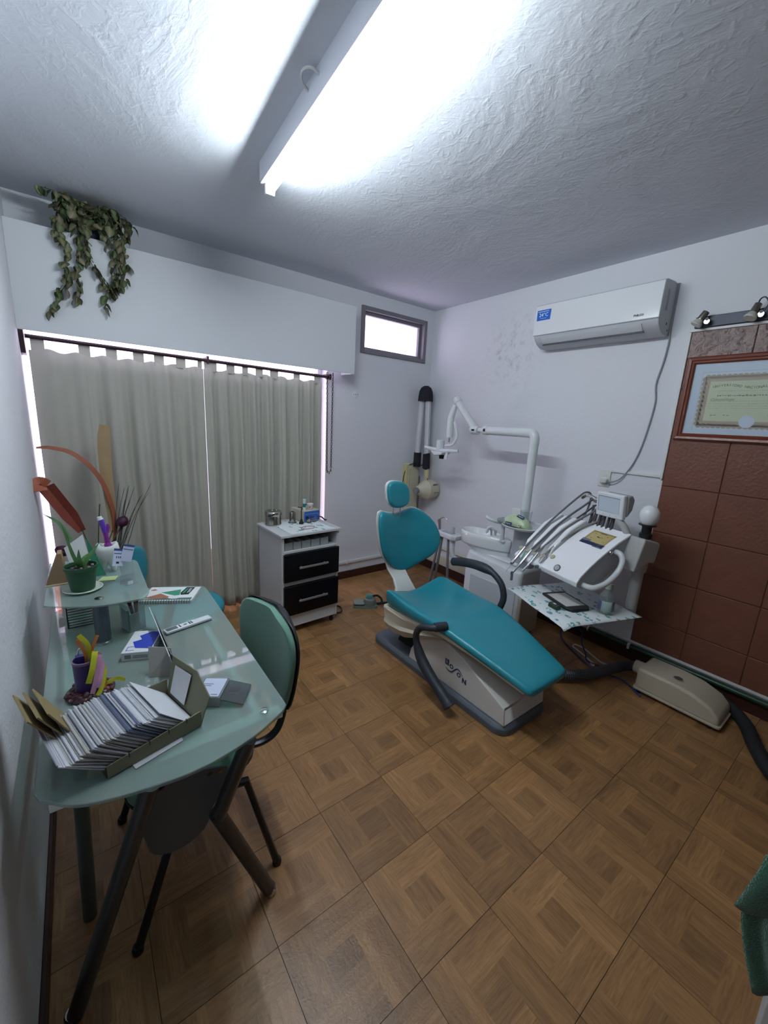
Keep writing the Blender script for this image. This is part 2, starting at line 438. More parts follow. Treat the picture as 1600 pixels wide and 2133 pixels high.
# ---- small top window (window_1) and balcony opening (window_2)
GREYM = mat('grey_painted_metal', '77747c', .5, bump=.12, bscale=50)
w1 = struct('window_1', MB().box(-.872, -.835, -.018, .05, 2.125, 2.518).box(-.137, -.10, -.018, .05, 2.125, 2.518).box(-.835, -.137, -.018, .05, 2.125, 2.158).box(-.835, -.137, -.018, .05, 2.482, 2.518), GREYM, bevel=.004)
part('window_frame', MB().box(-.835, -.815, .03, .06, 2.158, 2.482).box(-.165, -.137, .03, .06, 2.158, 2.482).box(-.815, -.165, .03, .06, 2.158, 2.185).box(-.815, -.165, .03, .06, 2.455, 2.482), GREYM, w1, bevel=.003)
part('pane', MB().box(-.815, -.165, .042, .047, 2.185, 2.455), glassy('window_glass', 'f4eefa', .95, .03), w1, smooth=0)
w2 = struct('window_2', MB().box(-3.765, -3.725, .09, .15, 0, 2.3).box(-1.24, -1.2, .09, .15, 0, 2.3).box(-3.725, -1.24, .09, .15, 2.26, 2.3).box(-3.725, -1.24, .09, .15, 0, .04), mat('white_frame', 'c9c6cc', .5), bevel=.003)
part('pane', MB().box(-3.725, -2.22, .115, .121, .04, 2.26), MATS['window_glass'], w2, smooth=0)
part('pane', MB().box(-2.17, -1.24, .115, .121, .04, 2.26), MATS['window_glass'], w2, smooth=0)
struct('trim_7', MB().box(-3.165, -1.2, 0, .088, 0, .15), mat('red_sill', '4a231b', .6, var=.15), bevel=.003)
struct('floor_balcony', MB().box(-4.5, 1.0, .2, 1.6, -.08, -.03), mat('balcony_tile', '9a5a40', .8, var=.1))  # outdoor slab added to limit the sky light from below
# ---- fluorescent batten
lampA = Vector((-2.172, -1.16, 0)); lampB = Vector((-2.246, -2.39, 0)); ld = (lampB-lampA).normalized(); ln = Vector((-ld.y, ld.x, 0))
t = thing('fluorescent_lamp', 'long white fluorescent tube on a metal batten across the ceiling', 'lamp', ((lampA+lampB)/2)[:2]+(2.5,))
FR = frame(lampA+Vector((0, 0, 0)), ld, ln)
L = (lampB-lampA).length
hs = MB().prism([(-.026, 2.548), (.026, 2.548), (.03, 2.556), (.03, 2.63), (-.03, 2.63), (-.03, 2.556)], 'x', 0, L).xf(FR)
part('housing', hs, mat('batten_white', 'c9ccd4', .45), t)
em = bpy.data.materials.new('tube_glow'); em.use_nodes = True; nt = em.node_tree; nt.nodes.clear()
_e = nt.nodes.new('ShaderNodeEmission'); _e.inputs[0].default_value = TUBE_COLOR; _e.inputs[1].default_value = TUBE_STRENGTH
_o = nt.nodes.new('ShaderNodeOutputMaterial'); nt.links.new(_e.outputs[0], _o.inputs[0])
part('tube', MB().tube([FR @ Vector((.022, .016, 2.526)), FR @ Vector((L-.022, .016, 2.526))], .0135, 16), em, t)
for x in (0, L-.022):
    part('lampholder', MB().box(x, x+.022, -.010, .034, 2.506, 2.552).xf(FR), mat('clear_white_plastic', 'dfe3ea', .3), t, bevel=.004)
lp = smoothpath([FR @ Vector(p) for p in ((.545, -.025, 2.60), (.555, -.055, 2.612), (.59, -.068, 2.618), (.625, -.055, 2.612), (.635, -.025, 2.60))], 6)
part('supply_cable', MB().tube(lp, .0045, 8), mat('cable_white', 'c6c6c6', .5), t)
# ------------------------------------------------------------------ window wall
WHITEB = mat('white_board', 'd6d9de', .55)
t = thing('shutter_box', 'long white roller shutter box above the curtains', 'shutter box', (-2.1, -.1, 1.91))
part('front_panel', MB().box(XL+.001, -1.05, -.2, -.185, 1.91, 2.435), WHITEB, t, bevel=.002)
part('end_panel', MB().box(-1.065, -1.05, -.185, -.001, 1.91, 2.435), WHITEB, t, bevel=.002)
part('top_panel', MB().box(XL+.001, -1.05, -.185, -.001, 2.42, 2.435), WHITEB, t, bevel=.002)
DARKW = mat('dark_rod', '2c1f22', .4)
t = thing('curtain_rod', 'dark brown curtain rod with end brackets below the shutter box', 'curtain rod', (-2.19, -.1, 1.89))
part('rod', MB().tube([(-3.14, -.1, 1.89), (-1.27, -.1, 1.872)], .0115, 12), DARKW, t)
part('bracket', MB().prism([(0, 1.93), (-.135, 1.93), (-.135, 1.88), (-.10, 1.80), (-.06, 1.79), (0, 1.80)], 'x', XL, XL+.022), DARKW, t, bevel=.003)
part('bracket', MB().box(-2.198, -2.182, -.112, -.088, 1.862, 1.91).box(-2.198, -2.182, -.09, 0.0, 1.895, 1.908), DARKW, t, bevel=.003)
part('bracket', MB().box(-1.245, -1.225, -.125, -.075, 1.85, 1.895).box(-1.24, -1.23, -.09, 0.0, 1.885, 1.90), DARKW, t, bevel=.003)
part('finial', MB().lathe([(.012, 0), (.019, .004), (.021, .016), (.017, .03), (.004, .036)], (-1.27, -.1, 1.872), 14, Matrix.Rotation(pi/2, 4, 'Y')), DARKW, t)
# curtains: heavy grey-green cloth with flat tabs
CURT = mat('curtain_cloth', 'b4b3a8', .9, bump=.25, bscale=400, sheen=.2)
_nt = CURT.node_tree; _b = _nt.nodes['Principled BSDF']
_tr = _nt.nodes.new('ShaderNodeBsdfTranslucent'); _tr.inputs[0].default_value = lin('a89f98')
_mx = _nt.nodes.new('ShaderNodeMixShader'); _mx.inputs[0].default_value = .06
_nt.links.new(_b.outputs[0], _mx.inputs[1]); _nt.links.new(_tr.outputs[0], _mx.inputs[2])
_nt.links.new(_mx.outputs[0], _nt.nodes['Material Output'].inputs[0])
def curtain(x0, x1, label, tabs, seed, amp, folds, flat):
    rr = random.Random(seed)
    ph = [rr.uniform(0, 6.28) for _ in range(4)]
    def fn(u, v):
        x = lerp(x0, x1, u); z = lerp(1.826, .03, v)
        a = amp*(flat if u < .28 else 1)*(.45+.55*min(1, v*3))
        w = a*(sin(2*pi*folds*u+ph[0]+.6*sin(5*u+ph[1])+.35*v)+.45*sin(2*pi*folds*2.3*u+ph[2]-.5*v))
        top = sin(2*pi*u*len(tabs)+ph[3])
        z += (.008*top if v == 0 else 0)
        if v == 1: z += .008*sin(2*pi*folds*.5*u+ph[1])
        e = min(1, abs(x+2.221)/.05); w *= e*e*(3-2*e)
        return (x+.006*sin(9*v+ph[2])*v*e, -.098+w-.015*v*v, z)
    t = thing('curtain', label, 'curtain', ((x0+x1)/2, -.1, .04), group='pair of curtains over the balcony window')
    c = part('cloth', MB().grid(fn, 150, 22), CURT, t, solid=.0025, smooth=60)
    for a, b in tabs:
        part('tab', MB().box(a, b, -.0965, -.093, 1.812, 1.886), CURT, t, smooth=0)
    part('hem', MB().grid(lambda u, v: (lambda p: (p[0], p[1]-.0022, lerp(.135, .139, v)))(fn(u, .952)), 150, 1), CURT, t, smooth=60, solid=.001)
    return t
curtain(-3.132, -2.2217, 'left grey-green curtain panel, flatter, behind the dried flowers', [(-3.121, -3.061), (-2.907, -2.851), (-2.774, -2.717), (-2.633, -2.574), (-2.517, -2.46), (-2.389, -2.331), (-2.256, -2.228)], 3, .024, 6, .35)
curtain(-2.2206, -1.305, 'right grey-green curtain panel with close folds, beside the drawer cabinet', [(-2.214, -2.131), (-2.065, -2.008), (-1.953, -1.911), (-1.854, -1.799), (-1.743, -1.678), (-1.551, -1.498), (-1.371, -1.312)], 5, .027, 8, 1)
# chain of the roller shutter
CHAIN = mat('chain_bronze', '3a352d', .4, metal=.6)
t = thing('shutter_chain', 'dark metal pull chain hanging in a loop beside the right curtain', 'chain', (-1.2, -.06, 1.06))
pts = []
for k in range(41): pts.append(Vector((lerp(-1.242, -1.228, k/40), -.08, lerp(1.90, 1.10, k/40))))
for k in range(1, 9): a = pi+pi*k/9; pts.append(Vector((-1.208+.020*cos(a), -.08, 1.10+.03*sin(a))))
for k in range(41): pts.append(Vector((lerp(-1.188, -1.188, k/40), -.08, lerp(1.10, 1.90, k/40))))
path = []
acc = 0; path.append(pts[0])
for a, b in zip(pts, pts[1:]):
    acc += (b-a).length
    if acc >= .0165: path.append(b); acc = 0
link = MB().tube([(0.0066*cos(a), 0, .0115*sin(a)) for a in [2*pi*k/10 for k in range(11)]], .0027, 5, cap=False)
lme = mesh_of('link', link, CHAIN)
for k, p in enumerate(path):
    o = bpy.data.objects.new('link', lme); COL.objects.link(o); o.parent = t
    o.location = p-Vector(t.location); o.rotation_euler = (0, 0, (k % 2)*pi/2)
# ---- trailing plant on the shutter box
def leaf_mesh(name, L, W, curl, base, mid, mt):
    me = bpy.data.meshes.new(name); vs = []; fs = []; cs = []
    prof = [(0, .0), (.12, .5), (.35, .95), (.6, .88), (.82, .5), (1, 0)]
    for s_, w in prof:
        for q in (-1, 0, 1):
            vs.append((q*w*W, s_*L, -curl*s_*s_*L+.18*abs(q)*w*W)); cs.append(mid if q == 0 else base)
    for i in range(len(prof)-1):
        for q in range(2): a = i*3+q; fs.append((a, a+1, a+4, a+3))
    me.from_pydata(vs, [], fs); me.color_attributes.new('tone', 'FLOAT_COLOR', 'POINT'); ca = me.color_attributes['tone']
    for i, c in enumerate(cs): ca.data[i].color = c
    for p in me.polygons: p.use_smooth = True
    me.materials.append(mt); return me
def vcol_mat(name, rough=.6):
    M = mat(name, '888888', rough); nt = M.node_tree
    a = nt.nodes.new('ShaderNodeVertexColor'); a.layer_name = 'tone'
    nt.links.new(a.outputs[0], nt.nodes['Principled BSDF'].inputs['Base Color']); return M
LEAFM = vcol_mat('variegated_leaf')
LM = [leaf_mesh('leaf', .056, .024, .25, lin('34502e'), lin('8c8468'), LEAFM), leaf_mesh('leaf', .049, .021, .4, lin('2a4427'), lin('6d7a54'), LEAFM),
      leaf_mesh('leaf', .060, .026, .1, lin('3a5a36'), lin('a08c78'), LEAFM)]
t = thing('trailing_plant', 'trailing plant with variegated leaves in a dark blue pot on the shutter box', 'plant', (-2.80, -.125, 2.4355))
part('pot', MB().lathe([(.046, 2.4355), (.05, 2.44), (.066, 2.55), (.071, 2.552), (.071, 2.566), (.062, 2.566), (.058, 2.545)], (-2.80, -.125, 0), 20), mat('navy_pot', '20233f', .45), t)
VINES = [[(-2.807,-.12,2.58),(-2.85,-.2,2.585),(-2.904,-.22,2.534),(-2.931,-.222,2.407),(-2.919,-.215,2.342),(-2.923,-.215,2.236),(-2.928,-.215,2.182),(-2.961,-.215,2.121),(-2.986,-.215,2.051),(-3.015,-.215,2.01)],
[(-2.80,-.12,2.58),(-2.837,-.2,2.57),(-2.856,-.222,2.463),(-2.857,-.215,2.376),(-2.87,-.215,2.267),(-2.883,-.215,2.192),(-2.889,-.215,2.1)],
[(-2.80,-.12,2.58),(-2.821,-.21,2.54),(-2.83,-.222,2.401),(-2.815,-.215,2.316),(-2.786,-.215,2.269),(-2.753,-.215,2.233),(-2.741,-.215,2.206)],
[(-2.78,-.12,2.58),(-2.711,-.2,2.59),(-2.639,-.2,2.57),(-2.610,-.225,2.53),(-2.654,-.222,2.45),(-2.685,-.215,2.349),(-2.719,-.215,2.267),(-2.724,-.215,2.209),(-2.754,-.215,2.128),(-2.768,-.215,2.083)],
[(-2.78,-.12,2.58),(-2.765,-.2,2.56),(-2.737,-.222,2.462),(-2.709,-.222,2.398),(-2.676,-.215,2.389),(-2.644,-.215,2.341),(-2.668,-.215,2.26),(-2.708,-.215,2.194)],
[(-2.80,-.12,2.58),(-2.86,-.2,2.60),(-2.93,-.24,2.6),(-3.01,-.23,2.605)],
[(-2.79,-.12,2.58),(-2.72,-.2,2.6),(-2.65,-.2,2.59),(-2.59,-.21,2.54)],
[(-2.81,-.12,2.58),(-2.88,-.2,2.58),(-2.927,-.21,2.555),(-2.944,-.222,2.431),(-2.925,-.222,2.375)],
[(-2.80,-.12,2.58),(-2.75,-.2,2.58),(-2.70,-.21,2.53),(-2.665,-.222,2.45),(-2.66,-.215,2.36),(-2.70,-.215,2.25),(-2.735,-.215,2.17)]]
STEM = mat('vine_stem', '3d4a32', .7)
mb = MB()
nleaf = 0
rr = random.Random(11)
def put_leaf(p, az, tilt, s, parent):
    global nleaf
    if nleaf >= 292: return
    nleaf += 1
    o = bpy.data.objects.new('leaf', LM[rr.randrange(3)]); COL.objects.link(o); o.parent = parent
    o.location = Vector(p)-Vector(parent.location); o.rotation_euler = (tilt, rr.uniform(-.5, .5), az); o.scale = (s, s, s)
for vi, V in enumerate(VINES):
    P = smoothpath(V, 7); mb.tube(P, .0016, 5)
    acc = 0; 
    for a, b in zip(P, P[1:]):
        acc += (b-a).length
        step = .0205
        if acc > step:
            acc = 0
            low = b.z < 2.42
            # hanging leaves face the room, spread left and right of the stem
            az = rr.choice((-1, 1))*rr.uniform(.4, 1.7)+pi
            put_leaf(b+Vector((rr.uniform(-.006, .006), -.004 if low else rr.uniform(-.03, .01), 0)), az, rr.uniform(-1.5, -.7), rr.uniform(.75, 1.12), t)
            if rr.random() < .55: put_leaf(b+Vector((rr.uniform(-.01, .01), -.006, rr.uniform(-.01, .01))), pi-az+rr.uniform(-.5, .5), rr.uniform(-1.5, -.7), rr.uniform(.6, 1.0), t)
while nleaf < 285:
    q = Vector((min(max(rr.gauss(-2.80, .065), -2.92), -2.68), rr.uniform(-.24, -.12), rr.gauss(2.565, .03)))
    if q.z > 2.605: q.z = rr.uniform(2.56, 2.605)
    put_leaf(q, rr.uniform(0, 6.28), rr.uniform(-1.3, .2), rr.uniform(.8, 1.15), t)
part('stems', mb, STEM, t)
mass = MB(); cols = []
def add_leaf(p, az, tilt, s_):
    src = LM[rr.randrange(3)]; M = Matrix.Translation(p) @ Matrix.Rotation(az, 4, 'Z') @ Matrix.Rotation(rr.uniform(-.6, .6), 4, 'Y') @ Matrix.Rotation(tilt, 4, 'X') @ Matrix.Scale(s_, 4)
    mass.add([M @ v.co for v in src.vertices], [tuple(q.vertices) for q in src.polygons]); cols.extend([tuple(c.color) for c in src.color_attributes['tone'].data])
for k in range(190):
    q = Vector((min(max(rr.gauss(-2.80, .085), -2.93), -2.66), rr.uniform(-.25, -.10), rr.gauss(2.555, .035)))
    q.z = min(q.z, 2.60)
    if q.z > 2.45: add_leaf(q, rr.uniform(0, 6.28), rr.uniform(-1.3, .2), rr.uniform(.8, 1.15))
for V in VINES:
    P = smoothpath(V, 7)
    for p in P[6::2]:
        if rr.random() < .65: add_leaf(p+Vector((rr.uniform(-.02, .02), rr.uniform(-.012, -.002), rr.uniform(-.01, .01))), pi+rr.choice((-1, 1))*rr.uniform(.3, 1.6), rr.uniform(-1.5, -.7), rr.uniform(.55, .95))
lo = part('leaf_mass', mass, LEAFM, t, smooth=60, kind='stuff')
lo.data.color_attributes.new('tone', 'FLOAT_COLOR', 'POINT'); _ca = lo.data.color_attributes['tone']
for i, c in enumerate(cols): _ca.data[i].color = c
# ---- air conditioner
t = thing('air_conditioner', 'white split air conditioner with blue temperature sticker high on the right wall', 'air conditioner', (-.1, -1.70, 2.13))
ACW = mat('ac_white', 'dfe2e6', .18, coat=.4); ACG = mat('ac_grey', 'b9bcc2', .4)
Y0, Y1 = -1.292, -2.112
part('body', MB().prism([(0, 2.428), (-.05, 2.432), (-.15, 2.424), (-.183, 2.405), (-.188, 2.205), (-.176, 2.178), (-.15, 2.155), (-.115, 2.138), (-.08, 2.13), (0, 2.13)], 'y', Y0, Y1), ACG, t, bevel=.004)
fp = part('front_panel', MB().prism([(-.184, 2.412), (-.196, 2.405), (-.203, 2.31), (-.202, 2.207), (-.190, 2.203), (-.185, 2.21)], 'y', Y0+.002, Y1-.0-.004), ACW, t, bevel=.002)
MF = frame((-.2025, -1.40, 2.36), (0, -1, 0), (0, 0, 1))
st = part('sticker', MB().box(-.2037, -.2005, -1.310, -1.415, 2.303, 2.372), mat('sticker_blue', '1f63c4', .4), fp, smooth=0)
part('lettering', MB().text('24°C', .034, frame((-.2042, -1.362, 2.338), (0, -1, 0), (0, 0, 1))).box(-.2042, -.2035, -1.318, -1.40, 2.360, 2.363).box(-.2042, -.2035, -1.335, -1.385, 2.316, 2.3175), mat('print_white', 'f0f4fa', .5), fp, label='24°C')
part('brand_lettering', MB().text('PHILCO', .016, frame((-.2035, -2.005, 2.232), (0, -1, 0), (0, 0, 1)), bold=.0006), mat('print_dark', '33343a', .4), fp)
fl_ = MB().prism([(-.184, 2.190), (-.179, 2.180), (-.148, 2.152), (-.142, 2.153), (-.176, 2.190)], 'y', Y0-.06, Y1+.09)
fl_.v = [(v[0]-.004, v[1], v[2]-.003) for v in fl_.v]
part('louvre', fl_, mat('ac_flap', 'c3c6cb', .35), t, bevel=.0015)
part('vent_slot', MB().box(-.150, -.139, Y0-.055, Y1+.085, 2.141, 2.1475), mat('slot_dark', '4a4c54', .6), t, smooth=0)
part('side_label', MB().box(-.12, -.095, Y1+.0005, Y1-.0012, 2.26, 2.375), mat('label_grey', '9a9ca2', .5), t, smooth=0)
part('side_hole', MB().box(-.07, -.062, Y1+.001, Y1-.001, 2.185, 2.20).box(-.045, -.037, Y1+.001, Y1-.001, 2.155, 2.163), mat('black_hole', '0c0c0e', .8), t, smooth=0)
part('back_plate', MB().box(-.006, 0, Y0, Y1-.012, 2.135, 2.43), mat('plate_grey', '8b8f96', .5), t, bevel=.002)
# socket, plug and cord
t = thing('wall_socket', 'square white wall socket with a plug, right of the delivery unit', 'socket', (-.006, -1.88, 1.17))
part('plate', MB().box(-.010, 0, -1.842, -1.922, 1.165, 1.283), mat('socket_plastic', 'd3d3cf', .4), t, bevel=.003)
part('module', MB().box(-.013, -.008, -1.862, -1.904, 1.236, 1.262), mat('socket_plastic', 'd3d3cf', .4), t, bevel=.002)
part('module', MB().box(-.013, -.008, -1.862, -1.904, 1.185, 1.228), mat('socket_plastic', 'd3d3cf', .4), t, bevel=.002)
t = thing('power_cord', 'thin grey power cord hanging from the air conditioner to the wall socket', 'cord', (-.01, -2.0, 1.2))
CORD = mat('cord_grey', '8d9096', .5)
part('cord', MB().tube(smoothpath([(-.012,-2.118,2.16),(-.012,-2.124,2.10),(-.012,-2.116,1.98),(-.012,-2.098,1.85),(-.010,-2.112,1.74),(-.010,-2.10,1.584),(-.010,-2.078,1.44),(-.012,-2.045,1.33),(-.018,-1.995,1.24),(-.03,-1.945,1.205),(-.04,-1.91,1.205)], 6), .0045, 7), CORD, t)
part('plug', MB().box(-.05, -.013, -1.868, -1.915, 1.192, 1.222), mat('plug_clear', 'c9c9c6', .3), t, bevel=.006)
struct('trim_8', MB().box(-.014, 0, -1.922, -2.226, 1.272, 1.288), PIPEW, bevel=.002)
# ---- framed certificate
FRAMEW = mat('frame_wood', '6e3420', .3, bump=.1, bscale=60, coat=.3)
t = thing('framed_certificate', 'diploma under glass in a reddish brown wooden frame on the brown tiles', 'picture frame', (-.02, -2.58, 1.517))
y0, y1, z0, z1 = -2.252, -2.905, 1.517, 1.993
def mould(a, b, c, d):        # four mitred sides with a stepped profile
    prof = [(0, -.012), (0, -.03), (.008, -.036), (.02, -.034), (.024, -.028), (.034, -.03), (.04, -.024), (.04, -.012)]
    out = []
    for side in range(4):
        loops = []
        for e in (0, 1):
            L_ = []
            for i, x in prof:
                if side == 0: p = (x, (a-i if e == 0 else b+i), c+i)
                elif side == 1: p = (x, b+i, (c+i if e == 0 else d-i))
                elif side == 2: p = (x, (b+i if e == 0 else a-i), d-i)
                else: p = (x, a-i, (d-i if e == 0 else c+i))
                L_.append(p)
            loops.append(L_)
        out.append(MB().loft(loops))
    return out
for mm in mould(y0, y1, z0, z1): part('frame_side', mm, FRAMEW, t)
part('backing', MB().box(-.014, -.012, y0-.006, y1+.006, z0+.006, z1-.006), mat('mat_board', 'b4c3d3', .7), t, smooth=0)
cert = part('certificate', MB().box(-.0150, -.0140, -2.352, -2.808, 1.605, 1.878), mat('cert_border', '9d8f7c', .7), t, smooth=0)
mb = MB()
for k in range(19):
    y = -2.352-.456*(k+.5)/19
    for z in (1.605, 1.878): mb.lathe([(.0135, 0), (.0135, .001)], (-.0150, y, z), 10, Matrix.Rotation(pi/2, 4, 'Y'))
for k in range(11):
    z = 1.605+.273*(k+.5)/11
    for y in (-2.352, -2.808): mb.lathe([(.0135, 0), (.0135, .001)], (-.0150, y, z), 10, Matrix.Rotation(pi/2, 4, 'Y'))
part('scalloped_edge', mb, mat('cert_border', '9d8f7c', .7), cert, smooth=0)
part('paper', MB().box(-.0156, -.0148, -2.380, -2.780, 1.632, 1.852), mat('cert_paper', 'b3bd9e', .7), cert, smooth=0)
INK = mat('faded_ink', '6f735e', .7)
mb = MB(); s_ = 'UNIVERSIDAD NACIONAL DE CÓRDOBA'
for k, ch in enumerate(s_):
    if ch == ' ': continue
    u = k/(len(s_)-1); y = -2.402-.356*u; z = 1.822+.008*sin(u*2*pi*1.5)
    mb.text(ch, .018, frame((-.016, y, z), (0, -1, .1*cos(u*2*pi*1.5)), (0, 0, 1)), ext=.0002, bold=.0004)
mb.text('Odontólogo', .022, frame((-.016, -2.45, 1.752), (0, -1, 0), (0, 0, 1)), ext=.0002, shear=.3)
def scribble(mb, ya, yb, z, amp, seed, w=.0007, x=-.0160):
    r3 = random.Random(seed); y = ya
    while y > yb:
        l = r3.uniform(.004, .014)
        mb.box(x-.0003, x+.0003, y, y-l, z-amp*r3.uniform(.2, 1), z+amp*r3.uniform(.2, 1)); y -= l+r3.uniform(.002, .006)
for k, z in enumerate((1.798, 1.773, 1.742, 1.728, 1.716, 1.704)): scribble(mb, -2.395+(.0 if k > 1 else -.03), -2.765, z, .0008 if k != 1 else .0045, k)
for ya in (-2.41, -2.47, -2.66, -2.72): scribble(mb, ya, ya-.03, 1.665, .003, int(-ya*100))
part('lettering', mb, INK, cert, smooth=0)
part('seal', MB().lathe([(.034, 0), (.034, .0012)], (-.0172, -2.58, 1.632), 28, Matrix.Rotation(pi/2, 4, 'Y')), mat('seal_paper', 'b9c5d6', .6), cert)
part('inner_line', MB().box(-.0145, -.0138, -2.335, -2.3365, 1.575, 1.905).box(-.0145, -.0138, -2.335, -2.825, 1.9035, 1.905).box(-.0145, -.0138, -2.8235, -2.825, 1.575, 1.905), mat('mat_line', '8e9aa8', .7), t, smooth=0)
part('glass', MB().box(-.0210, -.0195, y0-.036, y1+.036, z0+.036, z1-.036), glassy('picture_glass', 'ffffff', 1.0, .02), t, smooth=0)
# ---- spot rail above it
t = thing('spot_rail', 'dark metal rail with chrome spotlights above the framed diploma', 'spotlight', (-.03, -2.5, 2.152))
RAIL = mat('rail_dark', '3c3f4a', .45, metal=.3); CHR = mat('chrome', 'c9c9c5', .12, metal=1)
part('rail', MB().box(-.03, 0, -2.248, -2.78, 2.153, 2.213), RAIL, t, bevel=.003)
for y, ax in ((-2.285, (-.25, .5, -1)), (-2.515, (-.35, .25, -1))):
    d = Vector(ax).normalized(); c = Vector((-.075, y, 2.19))
    q = Vector((0, 0, 1)).rotation_difference(d).to_matrix().to_4x4()
    sp = part('spot_head', MB().lathe([(.010, -.045), (.017, -.042), (.018, .0), (.017, .004)], c, 16, q), mat('spot_metal', '8b897f', .25, metal=.9), t)
    part('spot_lamp', MB().lathe([(.016, .004), (.030, .030), (.028, .036), (.004, .036)], c, 18, q), mat('lamp_frosted', 'b9bab0', .35), sp)
    part('pivot', MB().tube([(-.028, y-.012, 2.185), (-.06, y-.03, 2.185), (-.075, y-.03, 2.188)], .008, 10).lathe([(.014, -.006), (.014, .006)], (-.065, y-.03, 2.175), 14, Matrix.Rotation(pi/2, 4, 'Y')), CHR, sp)
cy = -2.515
part('cable_loop', MB().tube(smoothpath([(-.03, cy+.0, 2.205), (-.06, cy-.012, 2.25), (-.07, cy-.035, 2.255), (-.06, cy-.05, 2.225), (-.06, cy-.035, 2.19)], 6), .0035, 7), RAIL, t)
# ---- dental x-ray on the window wall, arms folded up in the corner
t = thing('dental_xray', 'cream dental x-ray unit with folded arm mounted in the room corner', 'x-ray unit', (-.2, -.06, .5))
CRM = mat('xray_cream', 'c9c4ae', .42); CRY = mat('xray_yellow', 'c3bd8c', .45); BLKF = mat('black_sleeve', '1c1c26', .85, bump=.2, bscale=200); GRY = mat('xray_grey', '7d7d82', .5); XW = mat('xray_arm', 'c3c3c8', .45)
part('wall_box', MB().box(-.265, -.12, -.06, 0, .45, 1.13), CRM, t, bevel=.006)
part('cover_strip', MB().box(-.292, -.262, -.062, 0, .74, 1.115), CRY, t, bevel=.004)
part('panel_groove', MB().box(-.245, -.242, -.0615, -.059, .70, 1.07).box(-.245, -.225, -.0615, -.059, 1.067, 1.07), mat('groove', '8f8b78', .7), t, smooth=0)
part('arm', MB().tube([(-.175, -.075, 1.10), (-.165, -.085, 1.80)], .030, 14), XW, t)
part('arm', MB().tube([(-.115, -.16, 1.15), (-.125, -.13, 1.80)], [.026, .030], 14), XW, t)
part('cable', MB().tube([(-.142, -.19, 1.25), (-.148, -.165, 1.80)], .003, 6), mat('print_white', 'f0f4fa', .5), t)
capL = []
for z, ax_, ay_ in ((1.755, .075, .075), (1.80, .072, .073), (1.85, .066, .066), (1.885, .048, .05), (1.902, .02, .022)):
    capL.append([(-.142+ax_*cos(2*pi*k/18), -.108+ay_*sin(2*pi*k/18), z) for k in range(18)])
part('elbow_sleeve', MB().loft(capL), BLKF, t, smooth=60)
part('arm_sleeve', MB().tube([(-.172, -.078, 1.10), (-.172, -.080, 1.245)], .038, 16), BLKF, t)
part('arm_sleeve', MB().tube([(-.116, -.155, 1.085), (-.116, -.16, 1.10), (-.118, -.158, 1.225), (-.120, -.155, 1.24)], [.034, .038, .037, .036], 16), BLKF, t)
part('neck', MB().tube([(-.113, -.165, 1.09), (-.106, -.175, .965)], [.028, .019], 14), CRY, t)
part('yoke', MB().cbox((-.10, -.18, .95), .06, .05, .03), XW, t, bevel=.004)
hd = []
for x, r in ((-.262, .036), (-.225, .052), (-.185, .080), (-.15, .092), (-.145, .098), (-.06, .100), (-.022, .092), (-.012, .06)):
    hd.append([(x, -.20+r*cos(2*pi*(k+.5)/16)*(.95), .875+r*sin(2*pi*(k+.5)/16)) for k in range(16)])
h = part('head', MB().loft(hd), CRM, t, bevel=.003)
part('head_label', MB().cbox((-.085, -.282, .932), .055, .004, .03, 0, ('X', .5)), GRY, h, smooth=0)
part('head_handle', MB().cbox((-.075, -.298, .855), .06, .006, .009), mat('groove', '8f8b78', .7), h, bevel=.002)
part('cone', MB().tube([(-.25, -.205, .875), (-.285, -.205, .872)], .034, 14), GRY, h)
coil = [(-.142+.009*cos(k*1.05), -.10+.009*sin(k*1.05), 1.0-.5*k/150) for k in range(151)]
part('coiled_cord', MB().tube(coil, .0028, 5), mat('black_cable', '15151a', .5), t)
part('cable_loop', MB().tube(smoothpath([(-.31, -.03, .80), (-.302, -.035, 1.0), (-.27, -.05, 1.10), (-.215, -.09, 1.135), (-.17, -.13, 1.115), (-.13, -.13, 1.12), (-.125, -.17, 1.05), (-.11, -.20, .95)], 6), .004, 6), mat('black_cable', '15151a', .5), t)
# ------------------------------------------------------------------ dental chair
TEAL = mat('teal_vinyl', '248898', .30, bump=.08, bscale=150, coat=.15)
CREAM = mat('chair_cream', 'cdc7b6', .45); CGREY = mat('chair_grey_white', 'cfcdc9', .42); SLATE = mat('base_slate', '565c66', .45); ARMB = mat('arm_rubber', '2c323a', .5)
SHELL = mat('shell_white', 'd2d6d2', .35)
XC = -1.19
t = thing('dental_chair', 'reclining dental chair upholstered in teal vinyl on a slate grey base', 'dental chair', (XC, -1.7, 0))
# floor plate
o_ = rrect(XC-.205, XC+.205, -2.225, -1.085, .07)
i_ = rrect(XC-.19, XC+.19, -2.21, -1.10, .06)
part('base_plate', MB().loft([[(x, y, 0) for x, y in o_], [(x, y, .035) for x, y in o_], [(x, y, .052) for x, y in i_]]), SLATE, t, bevel=.004)
# cover with the logo: side profile in (y, z)
prof = [(-1.46, .05), (-1.475, .12), (-1.55, .235), (-1.63, .285), (-1.72, .312), (-1.79, .31), (-1.90, .275), (-2.16, .165), (-2.195, .145), (-2.205, .05)]
cov = []
for x, s_ in ((XC-.178, 1), (XC-.172, 1), (XC+.172, 1), (XC+.178, 1)):
    cov.append([(x, y, z) for y, z in prof])
cv = part('base_cover', MB().loft(cov), CGREY, t, bevel=.014, seg=3)
